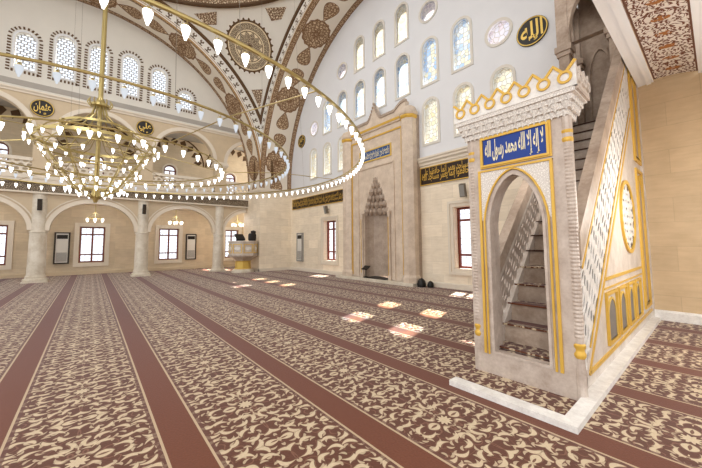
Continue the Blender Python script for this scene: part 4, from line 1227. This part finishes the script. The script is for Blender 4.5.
    gline((4.12, .2), (Yt, Yt+lo_-.08+.0), .05)
    gline((4.14, .2), (9.0, .2), .045)
    gline((5.12, 1.12), (7.95, 1.12), .04); gline((5.0, 1.0), (7.95, 1.0), .018)
    g.build('gold_line', 'gold', t)
    g = MB(T); g.band([(4.2, Yb+lo_+.24), (Yt, Yt+lo_+.12)], .018, w+.008, w+.02); g.band([(Yb, Yb+la_-.09), (Yt, Yt+la_-.09)], .03, w+.012, w+.02); g.build('gold_fillet', 'gold', t)
    # oval / round pierced rosette
    c = (6.98, 2.03); R = .62; q = 36
    b = MB(T); b.ring([(c[0]+R*math.cos(2*PI*i/q), c[1]+R*math.sin(2*PI*i/q)) for i in range(q)], [(c[0]+(R-.06)*math.cos(2*PI*i/q), c[1]+(R-.06)*math.sin(2*PI*i/q)) for i in range(q)], w, w+.03); b.build('rosette_ring', 'gold', t)
    b = MB(T); b.prism([(c[0]+(R-.05)*math.cos(2*PI*i/q), c[1]+(R-.05)*math.sin(2*PI*i/q)) for i in range(q)], w, w+.004); ro = b.build('rosette_shade_plate', 'dark_void', t)  # dark disc painting the shade seen through the rosette
    b = MB(T); s = .085; dx = s*math.sqrt(3)
    for j in range(-6, 7):
        for i in range(-6, 7):
            x, y = c[0]+dx*(i+.5*(j % 2)), c[1]+1.5*s*j
            if math.hypot(x-c[0], y-c[1]) < R-.1: hexcell(b, x, y, s, s, .8, w+.004, w+.01, rot=(PI/3)*((i+j) % 3), leaf=True)
    b.build('rosette_lattice', 'white_marble', ro)
    # four small keyhole arches
    ed = [5.0, 5.76, 6.46, 7.12, 7.78]
    for k in range(4):
        a, b2 = ed[k]+.05, ed[k+1]-.05
        f = MB(T); f.ring([(a, .29), (b2, .29), (b2, .95), (a, .95)], [(a+.045, .33), (b2-.045, .33), (b2-.045, .91), (a+.045, .91)], w, w+.03); fr_ = f.build('arch_frame', 'gold', t)
        h = MB(T); m = (a+b2)/2; hw = (b2-a)/2-.12
        h.prism(pointed(m-hw, m+hw, .33, .66, .84), w+.001, w+.006); h.build('opening', 'grey_opening', fr_)  # flat grey plate, the opening's shade put into its colour
        f = MB(T); f.ring(pointed(m-hw-.03, m+hw+.03, .33, .66, .87), pointed(m-hw, m+hw, .33, .66, .84), w, w+.016); f.build('arch_rim', 'gold_pale', fr_)
    # --- tower under the canopy
    b = MB(); b.box(x0, x1, Yt, 9.05, 0, 4.05); b.box(x1-.1, x1, Yt+.0, 9.05, 4.05, 5.25); b.box(x0, x0+.1, Yt, 9.05, 4.05, 5.25); b.build('tower', 'minbar_pale', t)
    b = MB(); b.box(x1-.06, x1+.04, 8.93, 9.06, 0, 6.2); b.build('corner_pilaster', 'minbar_pale', t)
    TT = LF(x1)
    for (a, b2, z0, za, zb) in ((8.1, 8.86, .32, 2.5, 3.0), (8.1, 8.86, 3.2, 4.6, 5.1)):
        f = MB(TT); f.ring([(a, z0), (b2, z0), (b2, zb+.05), (a, zb+.05)], [(a+.07, z0+.06), (b2-.07, z0+.06), (b2-.07, zb-.01), (a+.07, zb-.01)], 0, .03)
        f.ring(pointed(a+.12, b2-.12, z0+.1, za, zb-.05), pointed(a+.18, b2-.18, z0+.1, za, zb-.13), 0, .028)
        fr_ = f.build('tower_gold_frame', 'gold', t)
        h = MB(TT); h.prism(pointed(a+.18, b2-.18, z0+.1, za, zb-.13), 0, .008); h.build('tower_recess', 'minbar_brown', fr_)
    # --- canopy on the top platform
    Cy0, Cy1 = 7.92, 9.02
    def pillar(x, y):
        b = MB(); s = .1
        b.box(x-s, x+s, y-s, y+s, 4.05, 5.75); b.box(x-s-.03, x+s+.03, y-s-.03, y+s+.03, 5.75, 5.85); b.box(x-s-.06, x+s+.06, y-s-.06, y+s+.06, 5.85, 5.98); b.box(x-s, x+s, y-s, y+s, 5.98, 7.3)
        b.build('canopy_pillar', 'minbar_brown', t)
    for x in (x0+.12, x1-.12):
        for y in (Cy0+.1, Cy1-.1): pillar(x, y)
    b = MB(QF(Cy0+.02)); b.holes([(x0, 6.0), (x1, 6.0), (x1, 7.6), (x0, 7.6)], [pointed(x0+.24, x1-.24, 6.001, 6.35, 7.05)], w=0, thick=.16)
    b.build('canopy_arch', 'minbar_brown', t)
    for X in (x1, x0+.14):
        b = MB(LF(X+(.004 if X > -1.5 else -.006))); b.holes([(Cy0+.008, 6.0), (Cy1-.006, 6.0), (Cy1-.006, 7.59), (Cy0+.008, 7.59)], [pointed(Cy0+.22, Cy1-.22, 6.001, 6.4, 7.05)], w=0, thick=.14); b.build('canopy_arch', 'minbar_brown', t)
    b = MB(QF(Cy1-.02)); b.box(x0+.2, x1-.2, 4.05, 7.6, -.04, 0)
    b.build('canopy_back', 'minbar_brown', t)
    b = MB(QF(Cy1-.02)); b.ring(pointed(x0+.3, x1-.3, 4.1, 5.5, 6.2), pointed(x0+.36, x1-.36, 4.12, 5.5, 6.12), 0, .05); b.build('back_niche_moulding', 'minbar_brown', t)
    b = MB(); b.box(x0-.1, x1+.1, Cy0-.1, Cy1+.02, 7.6, 7.75); b.build('canopy_cornice', 'white_marble', t)
    b = MB(); b.lathe([(.62, 7.75), (.6, 8.0), (.34, 9.0), (.06, 10.2), (.01, 10.3)], 8, (xc, (Cy0+Cy1)/2, 0), rot=PI/8); b.build('spire', 'minbar', t)
    # --- white marble kerb round the foot
    b = MB()
    b.prism([(-2.06, 3.17), (-.85, 3.17), (-.85, 9.04), (x1, 9.04), (x1, 3.31), (-2.06, 3.31)], 0, .055); b.build('kerb', 'white_marble', t)
M['tread'] = plain('dark_brown_tread_carpet', (70, 44, 34), .9, 0, .25, 20)
minbar()

# ================================================================== CHANDELIER
def chandelier():
    cx, cy, z0 = -9.5, .04, 3.73
    t = thing('ring_chandelier', (cx, cy, z0), 'huge brass chandelier of three wide rings round a tiered centre, hung with white glass lamps', 'chandelier')
    rings = [(6.25, 124, .3, 'lamp_lit', .025), (4.34, 80, .15, 'lamp_dim', .022), (2.61, 42, .2, 'lamp_lit', .017)]
    RY = .22; zr = {6.25: 3.85, 4.34: 3.86, 2.61: 3.69}
    for (r, n, off, m, tr), nm in zip(rings, ('outer_ring', 'middle_ring', 'inner_ring')):
        b = MB(); N = 160 if r > 5 else 110
        b.tube([(cx+r*math.cos(2*PI*k/N), RY+r*math.sin(2*PI*k/N), zr[r]) for k in range(N)], tr, 8, True)
        b.build(nm, 'brass', t, True)
    # radial tie bars
    for k in range(6):
        a = 2*PI*(k+.35)/6
        for r0, r1 in ((2.61, 4.34), (4.34, 6.25)):
            b = MB(); b.tube([(cx+r0*math.cos(a), RY+r0*math.sin(a), zr[r0]), (cx+r1*math.cos(a), RY+r1*math.sin(a), zr[r1])], .011, 5); b.build('tie_bar', 'brass', t)
        b = MB(); b.tube([(cx+1.1*math.cos(a), cy+1.1*math.sin(a), z0+.25), (cx+2.61*math.cos(a), RY+2.61*math.sin(a), zr[2.61])], .009, 5)
        b.build('tie_bar', 'brass', t)
    for k in range(4):
        a = 2*PI*(k+.1)/4
        for r in (4.34, 6.25):
            b = MB(); b.tube([(cx+r*math.cos(a), RY+r*math.sin(a), zr[r]), (cx+min(r, 5.6)*math.cos(a), cy+min(r, 5.6)*math.sin(a), 15.5)], .0035, 3); b.build('suspension_cable', 'metal_grey', t)
    # lamps of the rings and of the centre
    lamps = []
    for r, n, off, m, tr in rings:
        for k in range(n):
            a = 2*PI*(k+off)/n; lamps.append((cx+r*math.cos(a), RY+r*math.sin(a), zr[r], .56, m))
    # centre: crown, hoop, tiers
    b = MB(); b.tube([(cx, cy, 4.9), (cx, cy, 22.0)], .05, 10); b.build('suspension_rod', 'brass', t, True)
    b = MB(); b.lathe([(.03, 2.62), (.06, 2.7), (.1, 2.8), (.05, 2.95), (.045, 4.9)], 12, (cx, cy, 0)); b.build('core', 'brass', t, True)
    b = MB(); b.lathe([(.1, 4.95), (.18, 4.97), (.18, 5.03), (.1, 5.06), (.09, 5.12), (.05, 5.2)], 16, (cx, cy, 0))
    for k in range(12):
        a = 2*PI*k/12; x, y = cx+.2*math.cos(a), cy+.2*math.sin(a)
        b.tube([(cx+.12*math.cos(a), cy+.12*math.sin(a), 4.98), (x, y, 4.97), (cx+.24*math.cos(a), cy+.24*math.sin(a), 5.04), (cx+.22*math.cos(a), cy+.22*math.sin(a), 5.12)], .014, 5)
    b.build('crown', 'brass', t)
    def hoop(r, z, tr, nm, h=0):
        b = MB(); N = 48
        if h: b.lathe([(r, z), (r+.02, z), (r+.02, z+h), (r, z+h), (r, z)], N, (cx, cy, 0), caps=False)
        else: b.tube([(cx+r*math.cos(2*PI*k/N), cy+r*math.sin(2*PI*k/N), z) for k in range(N)], tr, 6, True)
        return b.build(nm, 'brass', t, True)
    hoop(.66, 4.4, .02, 'upper_hoop', .05)
    hoop(1.14, 4.0, .03, 'main_hoop', .07); hoop(1.08, 3.86, .018, 'main_lower_hoop')
    hoop(.76, 3.4, .022, 'middle_hoop'); hoop(.46, 2.98, .02, 'lower_hoop')
    b = MB()
    for k in range(12):
        a = 2*PI*k/12; ca, sa = math.cos(a), math.sin(a)
        pr = [(.1, 5.0), (.16, 4.75), (.34, 4.55), (.66, 4.42), (.98, 4.22), (1.14, 4.02)]
        b.tube([(cx+r*ca, cy+r*sa, z) for r, z in pr], .014, 5)
        pr = [(.05, 4.3), (.3, 3.95), (.7, 3.85), (.96, 4.0), (1.14, 4.02)]
        b.tube([(cx+r*ca, cy+r*sa, z) for r, z in pr], .011, 4)
        pr = [(1.14, 4.0), (1.0, 3.75), (.86, 3.52), (.76, 3.4), (.62, 3.2), (.46, 2.98), (.2, 2.8), (.05, 2.72)]
        b.tube([(cx+r*ca, cy+r*sa, z) for r, z in pr], .013, 5)
        # scroll
        s = [(1.14+.16*math.sin(q*.5)*(1-q/14), 4.1+.12*math.cos(q*.5)*(1-q/14)) for q in range(13)]
        b.tube([(cx+r*ca, cy+r*sa, z) for r, z in s], .01, 4)
        s = [(.76+.12*math.sin(q*.5)*(1-q/14), 3.46+.1*math.cos(q*.5)*(1-q/14)) for q in range(13)]
        b.tube([(cx+r*ca, cy+r*sa, z) for r, z in s], .009, 4)
    b.build('scroll_arms', 'brass', t)
    for r, z, n, off in ((1.24, 4.06, 24, 0), (.98, 3.82, 12, .5), (.86, 3.46, 14, .3), (.6, 3.22, 8, 0), (.54, 3.02, 12, 0), (.3, 2.92, 6, .4), (.62, 4.42, 0, 0)):
        for k in range(n):
            a = 2*PI*(k+off)/n; lamps.append((cx+r*math.cos(a), cy+r*math.sin(a), z, .43, 'lamp_lit'))
    C = Vector((0, 0, 1.6)); camF = Vector((-.763, .643, .072))
    def size(l):
        d = Vector(l[:3])-C
        x = d.dot(Vector((.644, .765, 0)))/max(.01, d.dot(camF))
        inside = d.dot(camF) > 0 and abs(x) < 1.16 and d.z/max(.01, d.dot(camF)) < .80
        return (0 if inside else 100)+d.length/l[3]
    lamps.sort(key=size)
    def glass(b, l, n):
        x, y, z, s, m = l
        b.lathe([(.02*s, -.16*s), (.07*s, -.175*s), (.078*s, -.19*s), (.066*s, -.27*s), (.04*s, -.36*s), (.022*s, -.385*s), (.026*s, -.40*s), (.018*s, -.42*s), (.003*s, -.43*s)], n, (x, y, z))
    def holder(b, l, n):
        x, y, z, s, m = l
        b.lathe([(.012*s, -.10*s), (.03*s, -.12*s), (.045*s, -.155*s), (.074*s, -.17*s), (.074*s, -.185*s)], n, (x, y, z))
        for k in range(3):
            a = 2*PI*k/3+.4; b.tube([(x+.02*s*math.cos(a), y+.02*s*math.sin(a), z-.02*s), (x+.07*s*math.cos(a), y+.07*s*math.sin(a), z-.175*s)], .004*s, 3)
    for l in lamps[:100]:
        b = MB(); glass(b, l, 12); g = b.build('lamp', l[4], t, True)
        b = MB(); holder(b, l, 8); b.build('lamp_holder', 'brass', g)
    b = MB(); mats = ['lamp_lit', 'lamp_dim', 'brass']
    for l in lamps[100:]:
        b.m = mats.index(l[4]); glass(b, l, 6); b.m = 2; holder(b, l, 5)
    o = b.build('more_lamps', mats, t, True); o['kind'] = 'stuff'
chandelier()

# ================================================================== LIGHT
w = bpy.data.worlds.new('world'); SC.world = w; w.use_nodes = True
bg = w.node_tree.nodes['Background']; bg.inputs[0].default_value = (1.0, .99, .972, 1); bg.inputs[1].default_value = 1.7
def lamp(name, kind, loc, rot, energy, color=(1, 1, 1), **kw):
    l = bpy.data.lights.new(name, kind); l.energy = energy; l.color = color
    for k, v in kw.items(): setattr(l, k, v)
    o = bpy.data.objects.new(name, l); COL.objects.link(o); o.location = loc; o.rotation_euler = rot
    return o
sun = lamp('sun', 'SUN', (0, 30, 40), (0, 0, 0), 30, (1, .95, .88), angle=.012)
d = Vector((.30, -1, -1.61)).normalized()
sun.rotation_euler = d.to_track_quat('-Z', 'Y').to_euler()
lamp('dome_fill', 'AREA', (XC, YC, 14.6), (0, 0, 0), 860, (1, .985, .955), shape='DISK', size=9)  # unseen area lamp added under the dome as general fill
lamp('hall_fill', 'AREA', (2.0, -5.5, 6.5), (math.radians(62), 0, math.radians(40)), 500, (1, .98, .95), shape='RECTANGLE', size=6, size_y=4)  # unseen fill added behind the camera, stands in for windows opposite

for y in (.12, 3.92, 7.3, -3.8): lamp('aisle_light', 'POINT', (-21.3, y, 3.3), (0, 0, 0), 38, (1, .98, .94), shadow_soft_size=.35)
for y in (.12, 3.92, -3.8): lamp('gallery_fill', 'POINT', (-21.3, y, 7.6), (0, 0, 0), 9, (1, .97, .92), shadow_soft_size=.35)  # fill lamps added to lift the gallery, no fixtures there

lamp('right_aisle_fill', 'POINT', (.2, 6.2, 2.2), (0, 0, 0), 120, (1, .95, .88), shadow_soft_size=.5)  # unseen lamp added to brighten the vault strip and right wall
lamp('stair_fill', 'POINT', (-1.55, 5.0, 2.7), (0, 0, 0), 18, (1, .96, .9), shadow_soft_size=.2)  # fill added inside the stairway, the pulpit has no lantern
SC.view_settings.view_transform = 'Standard'
SC.view_settings.look = 'None'
SC.view_settings.exposure = -0.08
SC.cycles.use_denoising = True
SC.cycles.max_bounces = 8
SC.cycles.diffuse_bounces = 4
SC.cycles.transparent_max_bounces = 8
SC.cycles.sample_clamp_indirect = 6
SC.cycles.caustics_reflective = False
SC.cycles.caustics_refractive = False
